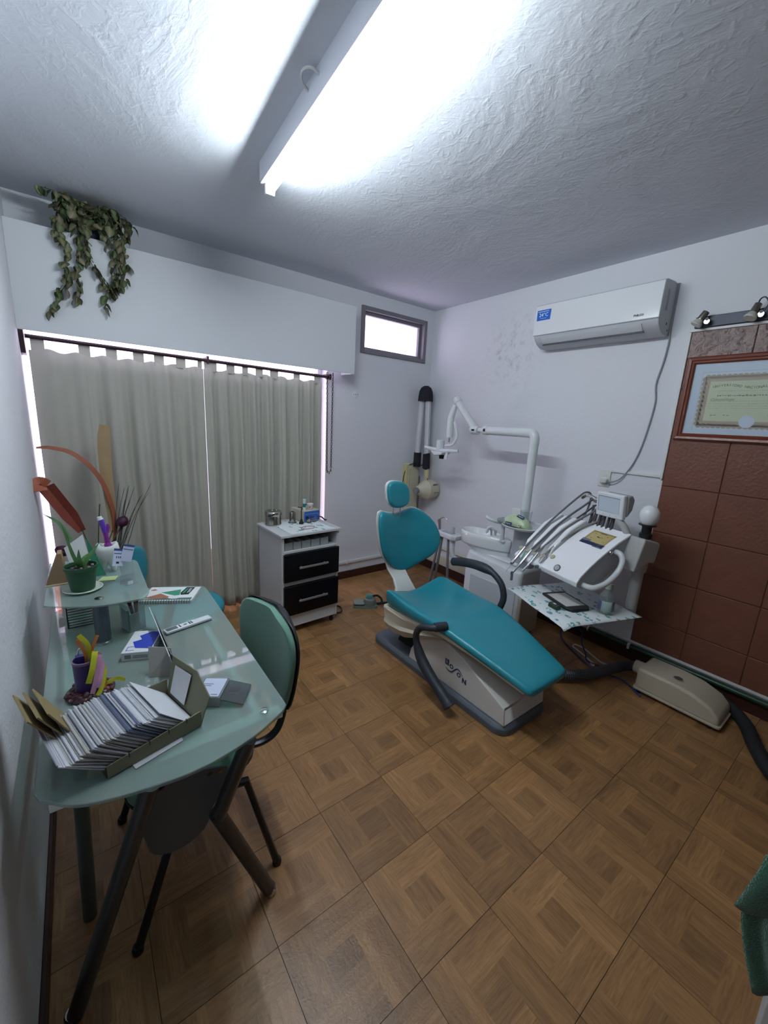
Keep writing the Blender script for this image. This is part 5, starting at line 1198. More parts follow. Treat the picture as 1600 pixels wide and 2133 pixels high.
# leaflet leaning behind the pot
def card(name, corners, th, m, label, cat, group=None):
    a, b, c, d = [Vector(p) for p in corners]; n = (b-a).cross(d-a).normalized()*th
    return single(name, MB().add([a, b, c, d, a+n, b+n, c+n, d+n], [(0, 1, 2, 3), (4, 7, 6, 5), (0, 4, 5, 1), (1, 5, 6, 2), (2, 6, 7, 3), (3, 7, 4, 0)]), m, label, cat, group, smooth=0)
CARD = mat('card_white', 'd5dada', .6)
lf = [(-3.012, -1.398, .8848), (-2.952, -1.398, .8848), (-2.978, -1.372, 1.06), (-3.037, -1.372, 1.015)]
t = card('leaflet', lf, .001, CARD, 'white leaflet with handwriting leaning behind the green pot', 'leaflet')
mb = MB(); A, B, C_, D_ = [Vector(p) for p in lf]
nrm = (B-A).cross(D_-A).normalized()
for k in range(6):
    v = .2+.13*k
    p = A.lerp(D_, v).lerp(B.lerp(C_, v), .12); q = A.lerp(D_, v).lerp(B.lerp(C_, v), .55+.1*(k % 3))
    mb.tube([p-nrm*.0008, q-nrm*.0008], .0007, 4)
mb.text('Dr', .02, frame(A.lerp(D_, .6).lerp(B.lerp(C_, .6), .78)-nrm*.001, (B-A), (D_-A)), ext=.0002, shear=.2)
part('writing', mb, mat('ink_dark', '2c3434', .6), t, smooth=0)
card('green_leaflet', [(-2.962, -1.365, .8848), (-2.918, -1.365, .8848), (-2.940, -1.352, .955), (-2.970, -1.345, 1.045)], .001, mat('card_green', '2c7a5c', .45), 'green leaflet corner behind the white leaflet on the shelf', 'leaflet')
t = single('brown_stand', MB().prism([(-3.10, SZ), (-3.035, SZ), (-3.045, SZ+.12), (-3.058, SZ+.12)], 'y', -1.40, -1.35), mat('kraft_brown', '8a7256', .7, var=.15, vscale=20), 'brown tapered cardboard stand at the shelf edge by the wall', 'stand', bevel=.002)
part('edge_strip', MB().box(-3.102, -3.030, -1.406, -1.4, SZ, SZ+.006), mat('strip_cream', 'b5ad93', .6), t, smooth=0)
# tooth-shaped pen holder
tc = Vector((-2.905, -1.325, SZ))
t = thing('tooth_holder', 'white tooth-shaped pen holder on the glass shelf', 'pen holder', tuple(tc))
TW = mat('tooth_white', 'd0d6d3', .3)
loops = []
for z, rx, ry in ((.045, .028, .022), (.055, .034, .027), (.075, .041, .033), (.095, .043, .035), (.108, .040, .033), (.116, .033, .027), (.113, .026, .021), (.098, .022, .018)):
    loops.append([tuple(tc+Vector((rx*cos(a)*(1-.08*cos(4*a)), ry*sin(a)*(1-.08*cos(4*a)), z+.006*cos(2*a)*(z > .1)))) for a in [2*pi*k/24 for k in range(24)]])
part('crown', MB().loft(loops), TW, t, smooth=60)
for dx, dy in ((-.017, 0), (.014, -.010), (.012, .014)):
    part('root', MB().tube([tuple(tc+Vector((dx*.7, dy*.7, .07))), tuple(tc+Vector((dx*1.0, dy*1.0, .03))), tuple(tc+Vector((dx*1.25, dy*1.2, .002)))], [.022, .015, .005], 12), TW, t, smooth=60)
t = thing('purple_toothbrush', 'purple and white toothbrush standing in the tooth-shaped holder', 'toothbrush', tuple(tc+Vector((0, 0, .10))))
part('handle', MB().tube([tuple(tc+Vector(p)) for p in ((.004, -.002, .100), (.0, 0, .145), (-.002, .002, .165))], [.011, .008, .010], 10), mat('magenta_plastic', '7a2a86', .35), t)
part('grip', MB().tube([tuple(tc+Vector(p)) for p in ((-.002, .002, .160), (-.010, .004, .205), (-.014, .005, .222))], [.009, .010, .008], 10), mat('violet_plastic', '5b34a4', .35), t)
part('end_cap', MB().tube([tuple(tc+Vector(p)) for p in ((-.0125, .005, .214), (-.016, .006, .226))], [.0105, .008], 10), mat('tube_white', 'd2dddd', .35), t)
part('clip', MB().tube([tuple(tc+Vector(p)) for p in ((.006, .003, .160), (.010, .005, .185), (.009, .005, .195))], [.005, .006, .004], 8), mat('magenta_plastic', '7a2a86', .35), t)
part('bristle_head', MB().tube([tuple(tc+Vector(p)) for p in ((.0, .0, .118), (.006, -.004, .102))], [.012, .014], 10), mat('magenta_plastic', '7a2a86', .35), t)
card('sticky_notes', [(-2.948, -1.43, SZ), (-2.895, -1.445, SZ), (-2.880, -1.405, SZ), (-2.932, -1.39, SZ)], .004, mat('note_yellow', 'b3c18c', .7), 'pale yellow sticky notes lying on the shelf by the pot', 'sticky notes')
# clear card holder with business cards
hc = Vector((-2.857, -1.485, SZ))
t = thing('card_holder', 'clear acrylic holder with blue and white cards on the shelf', 'card holder', tuple(hc))
AC = glassy('clear_plastic', 'f2f5f6', .98, .05, .06)
part('base', MB().cbox(tuple(hc+Vector((0, 0, .002))), .045, .07, .003, .3), AC, t)
part('back_sheet', MB().cbox(tuple(hc+Vector((.002, .022, .05))), .045, .002, .10, .3, ('X', -.25)), AC, t)
part('front_lip', MB().cbox(tuple(hc+Vector((-.004, -.02, .022))), .045, .002, .04, .3, ('X', .2)), AC, t)
part('price_tag', MB().cbox(tuple(hc+Vector((.006, -.03, .008))), .018, .001, .014, .3), CARD, t, smooth=0)
for dx, dz, rz_, nm in ((-.022, .10, .9, 'left'), (.008, .112, .35, 'right')):
    cM = Matrix.Translation(hc+Vector((dx, .012, dz))) @ Matrix.Rotation(rz_-.5, 4, 'Z') @ Matrix.Rotation(-.2, 4, 'X') @ Matrix.Rotation(.3 if nm == 'left' else .25, 4, 'Y')
    o = part('card', MB().box(-.018, .018, -.0008, .0008, -.032, .032).xf(cM), mat('card_pale_blue', 'b9c2da', .5), t, smooth=0)
    part('card_print', MB().box(-.018, .018, -.0012, -.0007, .024, .032).box(-.016, .016, -.0012, -.0007, .012, .015).xf(cM), mat('card_navy', '2f4378', .5), o, smooth=0)
    if nm == 'left': part('card_print', MB().box(-.008, -.005, -.0012, -.0007, -.004, .004).box(-.001, .002, -.0012, -.0007, -.004, .004).box(.005, .008, -.0012, -.0007, -.004, .004).box(-.006, .004, -.0012, -.0007, -.024, -.016).xf(cM), mat('ink_dark', '2c3434', .6), o, smooth=0)
# ---- on the desk top
DZ = .7203
# wire letter rack under the shelf
t = thing('wire_rack', 'dark wire rack standing under the glass shelf', 'rack', (-3.0, -1.45, DZ))
WD = mat('wire_dark', '2f3638', .4, metal=.5)
part('frame', MB().tube([(-3.05, -1.44, DZ+.006), (-3.05, -1.44, DZ+.10), (-2.965, -1.44, DZ+.10), (-2.965, -1.44, DZ+.006), (-3.05, -1.44, DZ+.006)], .0025, 6), WD, t)
for k in range(8):
    z = DZ+.016+.0105*k
    part('wire', MB().tube([(-3.05, -1.44, z), (-2.965, -1.44, z)], .0016, 6), WD, t)
part('foot', MB().tube([(-3.05, -1.44, DZ+.006), (-3.05, -1.38, DZ+.003)], .0025, 6).tube([(-2.965, -1.44, DZ+.006), (-2.965, -1.38, DZ+.003)], .0025, 6), WD, t)
# acrylic pen cup with pens
pcx = Vector((-2.855, -1.54, DZ)); pr_z = .35
t = thing('pen_cup', 'clear square pen cup with green edged cards under the shelf', 'pen cup', tuple(pcx), pr_z)
w = .03
part('cup', MB().box(-w, w, -w, w, 0, .002).box(-w, -w+.002, -w, w, 0, .105).box(w-.002, w, -w, w, 0, .105).box(-w, w, -w, -w+.002, 0, .105).box(-w, w, w-.002, w, 0, .105), AC, t, smooth=0, world=False)
part('card', MB().box(-w+.003, -w+.006, -w+.004, w-.004, .002, .085).box(-w+.003, .01, -w+.0025, -w+.0045, .002, .07), mat('card_grey_green', 'a7b5b0', .5), t, smooth=0, world=False)
part('card_edge', MB().box(-w+.001, -w+.006, -w+.0018, -w+.0045, .002, .088), mat('card_green', '2c7a5c', .45), t, smooth=0, world=False)
def pen(a, b, r, m, label, m2=None):
    a = Vector(a); b = Vector(b)
    t = thing('pen', label, 'pen', tuple(a), group='pens in the clear pen cup')
    part('barrel', MB().tube([a, a.lerp(b, .06), b], [r*.4, r, r], 10), m, t)
    part('cap', MB().tube([a.lerp(b, .72), b, b+(b-a).normalized()*.006], [r*1.15, r*1.15, r*.7], 10), m2 or m, t)
pen(pcx+Vector((.010, -.012, .004)), pcx+Vector((-.014, .006, .138)), .0065, mat('pen_maroon', '4a1f2e', .35), 'maroon pen with pale band in the clear pen cup')
pen(pcx+Vector((.014, -.008, .004)), pcx+Vector((.012, .018, .150)), .0065, mat('pen_brown', '7a4a24', .4), 'thick brown wooden pen in the clear pen cup')
pen(pcx+Vector((.004, .0, .004)), pcx+Vector((.024, .012, .145)), .0045, mat('pen_navy', '26304f', .4), 'thin navy pen at the back of the clear pen cup')
# white box with blue print
wc = Vector((-2.845, -1.715, DZ)); wr_ = radians(-22)
t = thing('flat_carton', 'flat white carton with blue print on the desk', 'carton', tuple(wc), wr_)
part('carton', MB().box(-.044, .044, -.072, .072, 0, .030), mat('carton_grey_white', 'c9cdd0', .5), t, bevel=.0015, world=False)
part('blue_print', MB().add([(-.010, -.045, .0304), (.040, -.055, .0304), (.042, .055, .0304), (.015, .062, .0304), (-.018, .035, .0304), (-.004, .01, .0304), (-.028, -.004, .0304)], [(0, 1, 2, 3, 4, 5, 6)]), mat('print_blue', '2a3fa8', .4), t, solid=.0005, smooth=0, world=False)
part('blue_outline', MB().box(-.034, -.010, -.060, -.058, .0301, .0306).box(-.034, -.032, -.060, -.035, .0301, .0306).box(-.034, -.010, -.037, -.035, .0301, .0306), mat('print_blue', '2a3fa8', .4), t, smooth=0, world=False)
part('side_print', MB().box(-.034, -.016, -.0726, -.0718, .008, .022).box(-.010, .034, -.0726, -.0718, .010, .013).box(-.010, .034, -.0726, -.0718, .016, .019), mat('print_grey', '7d8084', .5), t, smooth=0, world=False)
# upright folder
t = thing('upright_folder', 'grey upright card folder standing in the middle of the desk', 'folder', (-2.80, -1.78, DZ))
FG = mat('folder_grey', '8f8f8b', .6)
part('sheet', MB().add([(-2.785, -1.60, DZ), (-2.781, -1.93, DZ), (-2.799, -1.95, DZ+.080), (-2.803, -1.56, DZ+.080), (-2.783, -1.60, DZ), (-2.779, -1.93, DZ), (-2.797, -1.95, DZ+.080), (-2.801, -1.56, DZ+.080)], [(0, 1, 2, 3), (7, 6, 5, 4), (0, 4, 5, 1), (1, 5, 6, 2), (2, 6, 7, 3), (3, 7, 4, 0)]), mat('folder_white', 'cfd3d8', .5), t, smooth=0)
part('sheet', MB().add([(-2.779, -1.64, DZ), (-2.775, -1.92, DZ), (-2.792, -1.935, DZ+.076), (-2.796, -1.61, DZ+.076), (-2.776, -1.64, DZ), (-2.772, -1.92, DZ), (-2.789, -1.935, DZ+.076), (-2.793, -1.61, DZ+.076)], [(0, 1, 2, 3), (7, 6, 5, 4), (0, 4, 5, 1), (1, 5, 6, 2), (2, 6, 7, 3), (3, 7, 4, 0)]), mat('folder_dark', '5b5f63', .5), t, smooth=0)
part('front_sheet', MB().add([(-2.852, -1.905, DZ), (-2.783, -1.935, DZ), (-2.786, -1.90, DZ+.080), (-2.843, -1.86, DZ+.080), (-2.852, -1.902, DZ), (-2.783, -1.932, DZ), (-2.786, -1.897, DZ+.080), (-2.843, -1.857, DZ+.080)], [(0, 1, 2, 3), (7, 6, 5, 4), (0, 4, 5, 1), (1, 5, 6, 2), (2, 6, 7, 3), (3, 7, 4, 0)]), FG, t, smooth=0)
# thermometer
a0 = Vector((-2.768, -1.650, DZ)); a1 = Vector((-2.600, -1.612, DZ))
wd_ = (a1-a0); ang = math.atan2(wd_.y, wd_.x); Lw = wd_.length
t = thing('remote_control', 'slim white remote control with grey screen on the desk', 'remote control', tuple((a0+a1)/2), ang)
part('body', MB().box(-Lw/2, Lw/2, -.0165, .0165, .002, .013), mat('remote_white', 'ccd1d8', .35), t, bevel=.003, world=False)
part('underside', MB().box(-Lw/2, Lw/2, -.0165, .0165, 0, .006), mat('remote_dark', '3c4248', .4), t, bevel=.002, world=False)
part('display', MB().box(-Lw/2+.005, -Lw/2+.045, -.011, .011, .0128, .0136), mat('display_grey', '5c646a', .2), t, smooth=0, world=False)
for x, w_, h_ in ((-Lw/2+.052, .005, .020), (-Lw/2+.068, .012, .006), (-Lw/2+.088, .005, .020), (-Lw/2+.096, .005, .020)):
    part('button', MB().box(x, x+w_, -h_/2, h_/2, .0128, .0142), mat('remote_dark', '3c4248', .4), t, bevel=.0008, world=False)
# spiral planner
nc = Vector((-2.69, -1.315, DZ))
t = thing('spiral_planner', 'spiral bound planner with green and black cover at the far desk end', 'notebook', tuple(nc), radians(-36+8))
NM = Matrix.Rotation(0, 4, 'Z')
part('pages', MB().box(-.105, .105, -.070, .075, 0, .012), mat('paper_white', 'd6dadc', .6), t, world=False, smooth=0)
cv_ = part('cover', MB().box(-.106, .106, -.071, .076, .012, .0128), mat('cover_white', 'd9dddf', .35), t, world=False, smooth=0)
def flat(nm, pts, m, z=.0131): part(nm, MB().add([(x, y, z) for x, y in pts], [tuple(range(len(pts)))]), m, cv_, solid=.0003, smooth=0, world=False)
flat('cover_green', [(-.045, .015), (.028, .048), (.040, -.012), (.02, -.018)], mat('cover_green', '2d8a6b', .4))
flat('cover_black', [(.045, .072), (.082, .072), (.075, -.008), (.044, -.012), (.036, .012)], mat('cover_black', '16211f', .4))
flat('cover_photo', [(-.10, -.045), (-.045, .005), (.01, -.035), (-.01, -.05)], mat('cover_photo', '9a6650', .5, var=.4, vscale=40))
flat('cover_photo', [(-.10, .04), (-.085, .055), (-.07, .042), (-.085, .034)], mat('cover_photo', '9a6650', .5, var=.4, vscale=40))
flat('cover_grey', [(-.105, -.052), (.10, -.040), (.10, -.062), (-.105, -.062)], mat('cover_teal_grey', '4c6d68', .4))
flat('cover_badge', [(.025+.024*cos(a), -.036+.016*sin(a)) for a in [2*pi*k/16 for k in range(16)]], mat('cover_white', 'd9dddf', .35), .0134)
part('lettering', MB().text('AGENDA', .013, frame((.052, .032, .0134), (.12, 1, 0), (-1, .12, 0)), bold=.0003), mat('lettering_green', '46b58c', .4), cv_, smooth=0, world=False)
part('cover_lines', MB().box(.064, .066, .01, .06, .0132, .0136).box(.070, .072, .015, .06, .0132, .0136), mat('print_white', 'f0f4fa', .5), cv_, smooth=0, world=False)
for k in range(20):
    x = -.098+.0103*k
    part('coil_ring', MB().tube([(x, -.070+.007*cos(a), .007+.008*sin(a)) for a in [2*pi*j/10 for j in range(11)]], .0011, 5, cap=False), mat('coil_dark', '2c3132', .4), t, world=False)
# pencil vase on a stone base with paper ribbons
vc = Vector((-3.003, -1.885, DZ))
t = thing('purple_pencil_vase', 'purple cylinder vase on a round base of coloured pebbles', 'vase', tuple(vc))
pb = MB()
part('base', MB().lathe([(.058, 0), (.060, .005), (.052, .012), (.004, .014)], (vc.x+.006, vc.y-.002, vc.z), 28), mat('stone_base', '3b2226', .55, var=.5, vscale=70, bump=.6, bscale=120), t)
r9 = random.Random(9)
pm = [mat('pebble_red', '5e2a26', .5), mat('pebble_violet', '4a2c44', .5), mat('pebble_brown', '4f3323', .5), mat('pebble_pale', '8b8078', .5)]
pmesh = []
for m_ in pm: pmesh.append(mesh_of('pebble', MB().lathe([(.001, -.003), (.004, -.002), (.0055, .0005), (.004, .003), (.001, .004)], (0, 0, 0), 7), m_))
for k in range(110):
    a = r9.uniform(0, 2*pi); r = .058*sqrt(r9.uniform(.22, 1))
    o = bpy.data.objects.new('pebble', pmesh[min(3, int(r9.random()**1.3*4))]); COL.objects.link(o); o.parent = t
    o.location = (.006+r*cos(a), -.002+r*sin(a), .014-.006*(r/.058)**2+r9.uniform(0, .003)); o.scale = [r9.uniform(.7, 1.2)]*3; o.rotation_euler = (r9.uniform(-.4, .4), r9.uniform(-.4, .4), r9.uniform(0, 3))
part('cylinder', MB().lathe([(.027, .012), (.029, .104), (.0295, .106), (.028, .107), (.026, .104), (.024, .03)], vc, 24), mat('purple_lacquer', '3a2560', .4), t)
part('rim', MB().lathe([(.030, .100), (.0305, .107), (.0265, .1075)], vc, 24, cap=False), mat('rim_mauve', '6b5a74', .4), t)
part('inner_card', MB().box(vc.x-.02, vc.x+.006, vc.y-.004, vc.y+.012, vc.z+.05, vc.z+.118), mat('card_indigo', '2b2a6b', .45), t, smooth=0)
part('usb_stick', MB().cbox((vc.x+.012, vc.y-.004, vc.z+.115), .010, .006, .05, .4), mat('usb_white', 'c6c9ca', .4), t, bevel=.001)
part('scissor_handle', MB().tube([(vc.x-.006+.007*cos(a), vc.y+.010, vc.z+.125+.012*sin(a)) for a in [2*pi*k/12 for k in range(13)]], .0022, 6, cap=False), CHR, t)
YEL = mat('ribbon_yellow', 'b9bd2e', .5); PNK = mat('ribbon_pink', 'c190b0', .5); ORG_ = mat('ribbon_orange', 'c9783a', .5)
def ribbon(pts, w, m):
    P = smoothpath([tuple(vc+Vector(p)) for p in pts], 6); loops = []
    for i, p in enumerate(P):
        tg = (P[min(i+1, len(P)-1)]-P[max(i-1, 0)]).normalized(); s_ = tg.cross(Vector((-.1, -1, .25))).normalized()*w; n_ = tg.cross(s_).normalized()*.0006
        loops.append([p-s_-n_, p+s_-n_, p+s_+n_, p-s_+n_])
    part('ribbon', MB().loft(loops), m, t, smooth=0)
ribbon([(.008, -.004, .09), (.012, -.012, .15), (-.006, -.006, .185)], .006, YEL)
ribbon([(.004, -.004, .09), (.004, -.014, .13), (-.010, -.02, .180)], .004, ORG_)
ribbon([(.012, 0, .09), (.022, -.01, .14), (.036, -.012, .175)], .004, ORG_)
ribbon([(.016, -.006, .10), (.026, -.02, .130), (.016, -.04, .09), (.004, -.044, .052)], .007, YEL)
ribbon([(.020, -.006, .10), (.036, -.02, .118), (.022, -.044, .06), (.010, -.052, .022)], .006, PNK)
ribbon([(.022, -.006, .095), (.040, -.02, .095), (.032, -.044, .055), (.024, -.05, .035)], .005, PNK)
ribbon([(.02, -.006, .09), (.042, -.018, .075), (.034, -.042, .035), (.022, -.052, .012)], .006, YEL)
ribbon([(.024, 0, .09), (.040, -.012, .06), (.044, -.02, .026), (.070, -.016, .028), (.090, -.02, .018)], .005, YEL)
ribbon([(.024, 0, .09), (.038, -.014, .05), (.040, -.026, .018), (.048, -.036, .012)], .004, ORG_)
# file box with record cards
fo_ = (-2.977, -2.256, DZ); fr_ = radians(15)
t = thing('card_file_box', 'olive green open card file box with raised end flap on the desk', 'file box', fo_, fr_)
OLV = mat('olive_card', '6f705a', .65); OLD = mat('olive_dark', '25241f', .7)
part('bottom', MB().box(0, .215, 0, .19, .002, .005), OLD, t, world=False)
nw = part('near_wall', MB().prism([(0, .004), (.215, .004), (.215, .046), (0, .034)], 'y', -.002, .001), OLV, t, smooth=0, world=False)
part('wall_slot', MB().box(.044, .046, -.0025, .0015, .028, .038).box(.088, .090, -.0025, .0015, .03, .040).box(.132, .134, -.0025, .0015, .032, .043).box(.176, .178, -.0025, .0015, .034, .045), mat('slot_black', '1a1a18', .8), nw, smooth=0, world=False)
part('far_wall', MB().box(0, .215, .189, .192, .004, .05), OLV, t, smooth=0, world=False)
part('end_flap', MB().add([(.213, .0, .004), (.213, .19, .004), (.238, .195, .112), (.245, .07, .115), (.238, -.004, .075), (.224, -.002, .04), (.216, .0, .004), (.216, .19, .004), (.241, .195, .112), (.248, .07, .115), (.241, -.004, .075), (.227, -.002, .04)], [(0, 1, 2, 3, 4, 5), (11, 10, 9, 8, 7, 6)]+[(i, 6+i, 6+(i+1) % 6, (i+1) % 6) for i in range(6)]), OLV, t, smooth=0, world=False)
part('flap_note', MB().add([(.2115, .085, .02), (.2115, .165, .02), (.233, .170, .095), (.236, .085, .10)], [(0, 1, 2, 3)]), mat('note_white', 'c6c9cc', .6), t, solid=.001, smooth=0, world=False)
part('left_wall', MB().box(-.002, .001, 0, .19, .004, .025), OLD, t, smooth=0, world=False)
FM = Matrix.Translation(fo_) @ Matrix.Rotation(fr_, 4, 'Z')
def leaning(xb, lean, h, y0, y1, bend, th, j=0):
    """card standing in the box on its long edge, leaning towards -x"""
    loops = []
    for i in range(6):
        u = i/5; a = lean+bend*u*u
        x = xb-h*u*sin(lean+bend*u/3); z = .006+h*u*cos(lean+bend*u/3)
        nx, nz = cos(a)*th/2, sin(a)*th/2
        w0 = y0+.004*sin(j*1.7+u*2); w1 = y1+.004*cos(j*2.3+u)
        loops.append([(x-nx, w0, z-nz), (x-nx, w1, z-nz), (x+nx, w1, z+nz), (x+nx, w0, z+nz)])
    return MB().loft(loops).xf(FM)
cm = [mat('record_white', 'b9bcc4', .65), mat('record_grey', '9a9da8', .65), mat('record_cream', 'a9a8a4', .65), mat('record_blue', '5d6880', .6), mat('record_pale', 'cdd1d8', .6)]
r5 = random.Random(5); N = 66
for k in range(N):
    u = k/(N-1)
    xb = lerp(.014, .203, u); lean = lerp(.86, .78, u)+.05*sin(u*9)+r5.uniform(-.006, .006)
    m_ = cm[r5.choice((0, 0, 1, 2, 0))] if u < .52 else (cm[r5.choice((3, 3, 0, 1))] if u < .80 else cm[r5.choice((4, 0, 4))])
    hh = r5.uniform(.116, .124)
    single('record_card', leaning(xb, lean, hh, .008+r5.uniform(-.002, .003), .182+r5.uniform(-.005, .003), .10*sin(u*14), .0021, k), m_, {'record_white': 'off-white paper record card filed in the olive card box', 'record_grey': 'grey paper record card filed in the olive card box', 'record_cream': 'cream paper record card filed in the olive card box', 'record_blue': 'slate blue record card filed in the olive card box', 'record_pale': 'pale record card near the flap end of the olive card box'}[m_.name], 'record card', 'record cards filed upright in the olive card box', smooth=60)
single('top_record_card', leaning(.2085, .80, .124, .004, .186, 0, .0016, 3), cm[4], 'frontmost clean white record card next to the raised flap of the file box', 'record card', smooth=60)
BRK = mat('kraft_divider', '877851', .7); BRD = mat('divider_dark', '2b2418', .8)
for k, (xb, ln, h, lab) in enumerate(((.006, .50, .160, 'rightmost brown cardboard divider at the left end of the file box'), (-.004, .54, .165, 'middle brown cardboard divider at the left end of the file box'), (-.014, .58, .165, 'leftmost brown cardboard divider hanging out of the file box'))):
    t = single('divider', leaning(xb+.002, ln, h, .105+.006*k, .232+.004*k, -.08, .003, k), BRK, lab, 'divider', 'cardboard dividers of the file box', smooth=60)
# loose sheets under the near wall
single('loose_papers', MB().add([FM @ Vector(p) for p in ((.05, -.018, .0005), (.16, -.014, .0005), (.17, .04, .0005), (.05, .04, .0005), (.05, -.018, .0025), (.16, -.014, .0025), (.17, .04, .0025), (.05, .04, .0025))], [(3, 2, 1, 0), (4, 5, 6, 7), (0, 1, 5, 4), (1, 2, 6, 5), (2, 3, 7, 6), (3, 0, 4, 7)]), cm[0], 'loose white papers sticking out under the file box', 'papers', smooth=0)
# clear business-card box
bcx = Vector((-2.715, -2.095, DZ)); br_ = radians(-34)
t = thing('clear_card_box', 'clear plastic card box with open smoky lid beside the file box', 'card box', tuple(bcx), br_)
part('box', MB().box(-.036, .036, -.045, .045, 0, .0015).box(-.036, -.0345, -.045, .045, 0, .03).box(.0345, .036, -.045, .045, 0, .03).box(-.036, .036, -.045, -.0435, 0, .03).box(-.036, .036, .0435, .045, 0, .03), glassy('frosted_plastic', 'dde2e3', .95, .2, .40), t, smooth=0, world=False)
part('cards', MB().box(-.032, .032, -.041, .041, .002, .031), mat('card_pale_blue', 'b9c2da', .5), t, bevel=.001, world=False)
part('card_print', MB().box(-.026, .0, .012, .015, .0312, .0316).box(-.026, -.004, .004, .007, .0312, .0316).box(.008, .026, -.034, -.031, .0312, .0316), mat('print_grey', '7d8084', .5), t, smooth=0, world=False)
part('lid', MB().add([(.038, -.044, .020), (.038, .044, .020), (.10, .044, .006), (.10, -.044, .006), (.038, -.044, .024), (.038, .044, .024), (.10, .044, .010), (.10, -.044, .010)], [(3, 2, 1, 0), (4, 5, 6, 7), (0, 1, 5, 4), (1, 2, 6, 5), (2, 3, 7, 6), (3, 0, 4, 7)]), glassy('smoky_plastic', 'b5bcc0', .85, .05, .15), t, smooth=0, world=False)
part('dark_insert', MB().box(.042, .070, .012, .042, .001, .005), mat('tablet_black', '16181c', .4), t, world=False)
# ------------------------------------------------------------------ chairs
t = thing('green_chair', 'green fabric visitor chair with black tube frame tucked under the desk', 'chair', (-2.72, -1.90, 0))
GRN = mat('green_fabric', '5f8a7a', .9, bump=.3, bscale=500, sheen=.3); BLKP = mat('chair_black', '17191d', .45); BLKT = mat('chair_tube', '2a2b30', .35, metal=.5)
bz = [(.485, .12), (.50, .155), (.55, .18), (.62, .20), (.69, .213), (.745, .215), (.79, .198), (.82, .16), (.835, .11)]
def cback(off, grow, th):
    loops = []
    for z, w in bz:
        w += grow; zz = z+(grow if z > .6 else -grow)
        a = []; b = []
        for s_ in (-1, -.85, -.5, 0, .5, .85, 1):
            x = -2.425+.10*(z-.6)*.35-.035*s_*s_*0-.045*abs(s_)**2+off
            y = -1.855+s_*w; x += .11*(-(s_*w))*1.0*.9
            a.append((x-th*(1-.6*abs(s_)**6), y, zz)); b.append((x+.008, y, zz))
        loops.append(a+b[::-1])
    return MB().loft(loops)
part('backrest', cback(0, 0, .030), GRN, t, sub=2, smooth=180)
part('back_shell', cback(.011, .006, .006), BLKP, t, sub=1, smooth=180)
sl = rrect(-2.945, -2.575, -2.095, -1.675, .09)
part('seat', MB().loft([[(lerp(-2.735, x, .93), lerp(-1.885, y, .93), .415) for x, y in sl], [(x, y, .425) for x, y in sl], [(x, y, .445) for x, y in sl], [(lerp(-2.735, x, .93), lerp(-1.885, y, .93), .458) for x, y in sl], [(lerp(-2.735, x, .4), lerp(-1.885, y, .4), .462) for x, y in sl]]), GRN, t, smooth=60)
part('seat_shell', MB().loft([[(lerp(-2.735, x, .90), lerp(-1.885, y, .90), .398) for x, y in sl], [(lerp(-2.735, x, 1.01), lerp(-1.885, y, 1.01), .416) for x, y in sl], [(lerp(-2.735, x, 1.01), lerp(-1.885, y, 1.01), .426) for x, y in sl]]), BLKP, t, smooth=50)
part('back_bracket', MB().tube(smoothpath([(-2.62, -1.97, .40), (-2.54, -1.985, .39), (-2.485, -1.99, .41), (-2.455, -1.985, .46), (-2.437, -1.97, .53), (-2.42, -1.95, .60)], 6), .016, 10, flat=.7), BLKT, t)
part('back_bracket', MB().tube(smoothpath([(-2.62, -1.80, .40), (-2.54, -1.80, .39), (-2.495, -1.80, .41), (-2.468, -1.80, .46), (-2.45, -1.80, .53), (-2.43, -1.80, .60)], 6), .016, 10, flat=.7), BLKT, t)
for y in (-2.128, -1.66):
    part('leg', MB().tube([(-2.66, y, .41), (-2.635, y, .405), (-2.538, y, .012)], .0125, 10), BLKT, t)
    part('leg', MB().tube([(-2.80, y, .41), (-2.825, y, .405), (-2.953, y, .012)], .0125, 10), BLKT, t)
    part('side_rail', MB().tube([(-2.66, y, .41), (-2.80, y, .41)], .0125, 10), BLKT, t)
    for x in (-2.537, -2.955): part('foot_cap', MB().lathe([(.015, 0), (.016, .014), (.013, .022)], (x, y, 0), 10), BLKP, t)
part('cross_rail', MB().tube([(-2.70, -2.128, .405), (-2.70, -1.66, .405)], .011, 8), BLKT, t)
# dentist's stool behind the desk
t = thing('teal_stool_chair', 'teal upholstered swivel stool with backrest behind the desk', 'stool', (-2.60, -.90, 0))
sc0 = [( -2.60+.235*cos(a), -.92+.22*sin(a)) for a in [2*pi*k/28 for k in range(28)]]
part('seat', MB().loft([[(lerp(-2.60, x, .9), lerp(-.92, y, .9), .43) for x, y in sc0], [(x, y, .445) for x, y in sc0], [(x, y, .48) for x, y in sc0], [(lerp(-2.60, x, .9), lerp(-.92, y, .9), .50) for x, y in sc0], [(lerp(-2.60, x, .3), lerp(-.92, y, .3), .503) for x, y in sc0]]), TEAL, t, smooth=60)
bl = []
for z, w in ((.55, .06), (.56, .12), (.62, .155), (.70, .165), (.77, .14), (.80, .09), (.808, .05)):
    a = []; b = []
    for s_ in (-1, -.6, 0, .6, 1):
        y = -.78+s_*w*.75; x = -2.80+s_*w*.65+.0
        a.append((x+.02*(1-s_*s_), y-.03*(1-.5*s_*s_), z)); b.append((x-.012, y+.018, z))
    bl.append(a+b[::-1])
part('backrest', MB().loft(bl), TEAL, t, sub=2, smooth=180)
part('back_bar', MB().tube(smoothpath([(-2.68, -.86, .42), (-2.80, -.77, .42), (-2.82, -.755, .50), (-2.815, -.76, .66)], 6), .014, 10), BLKT, t)
part('column', MB().lathe([(.03, .08), (.03, .25), (.02, .255), (.02, .43)], (-2.60, -.92, 0), 16), BLKT, t)
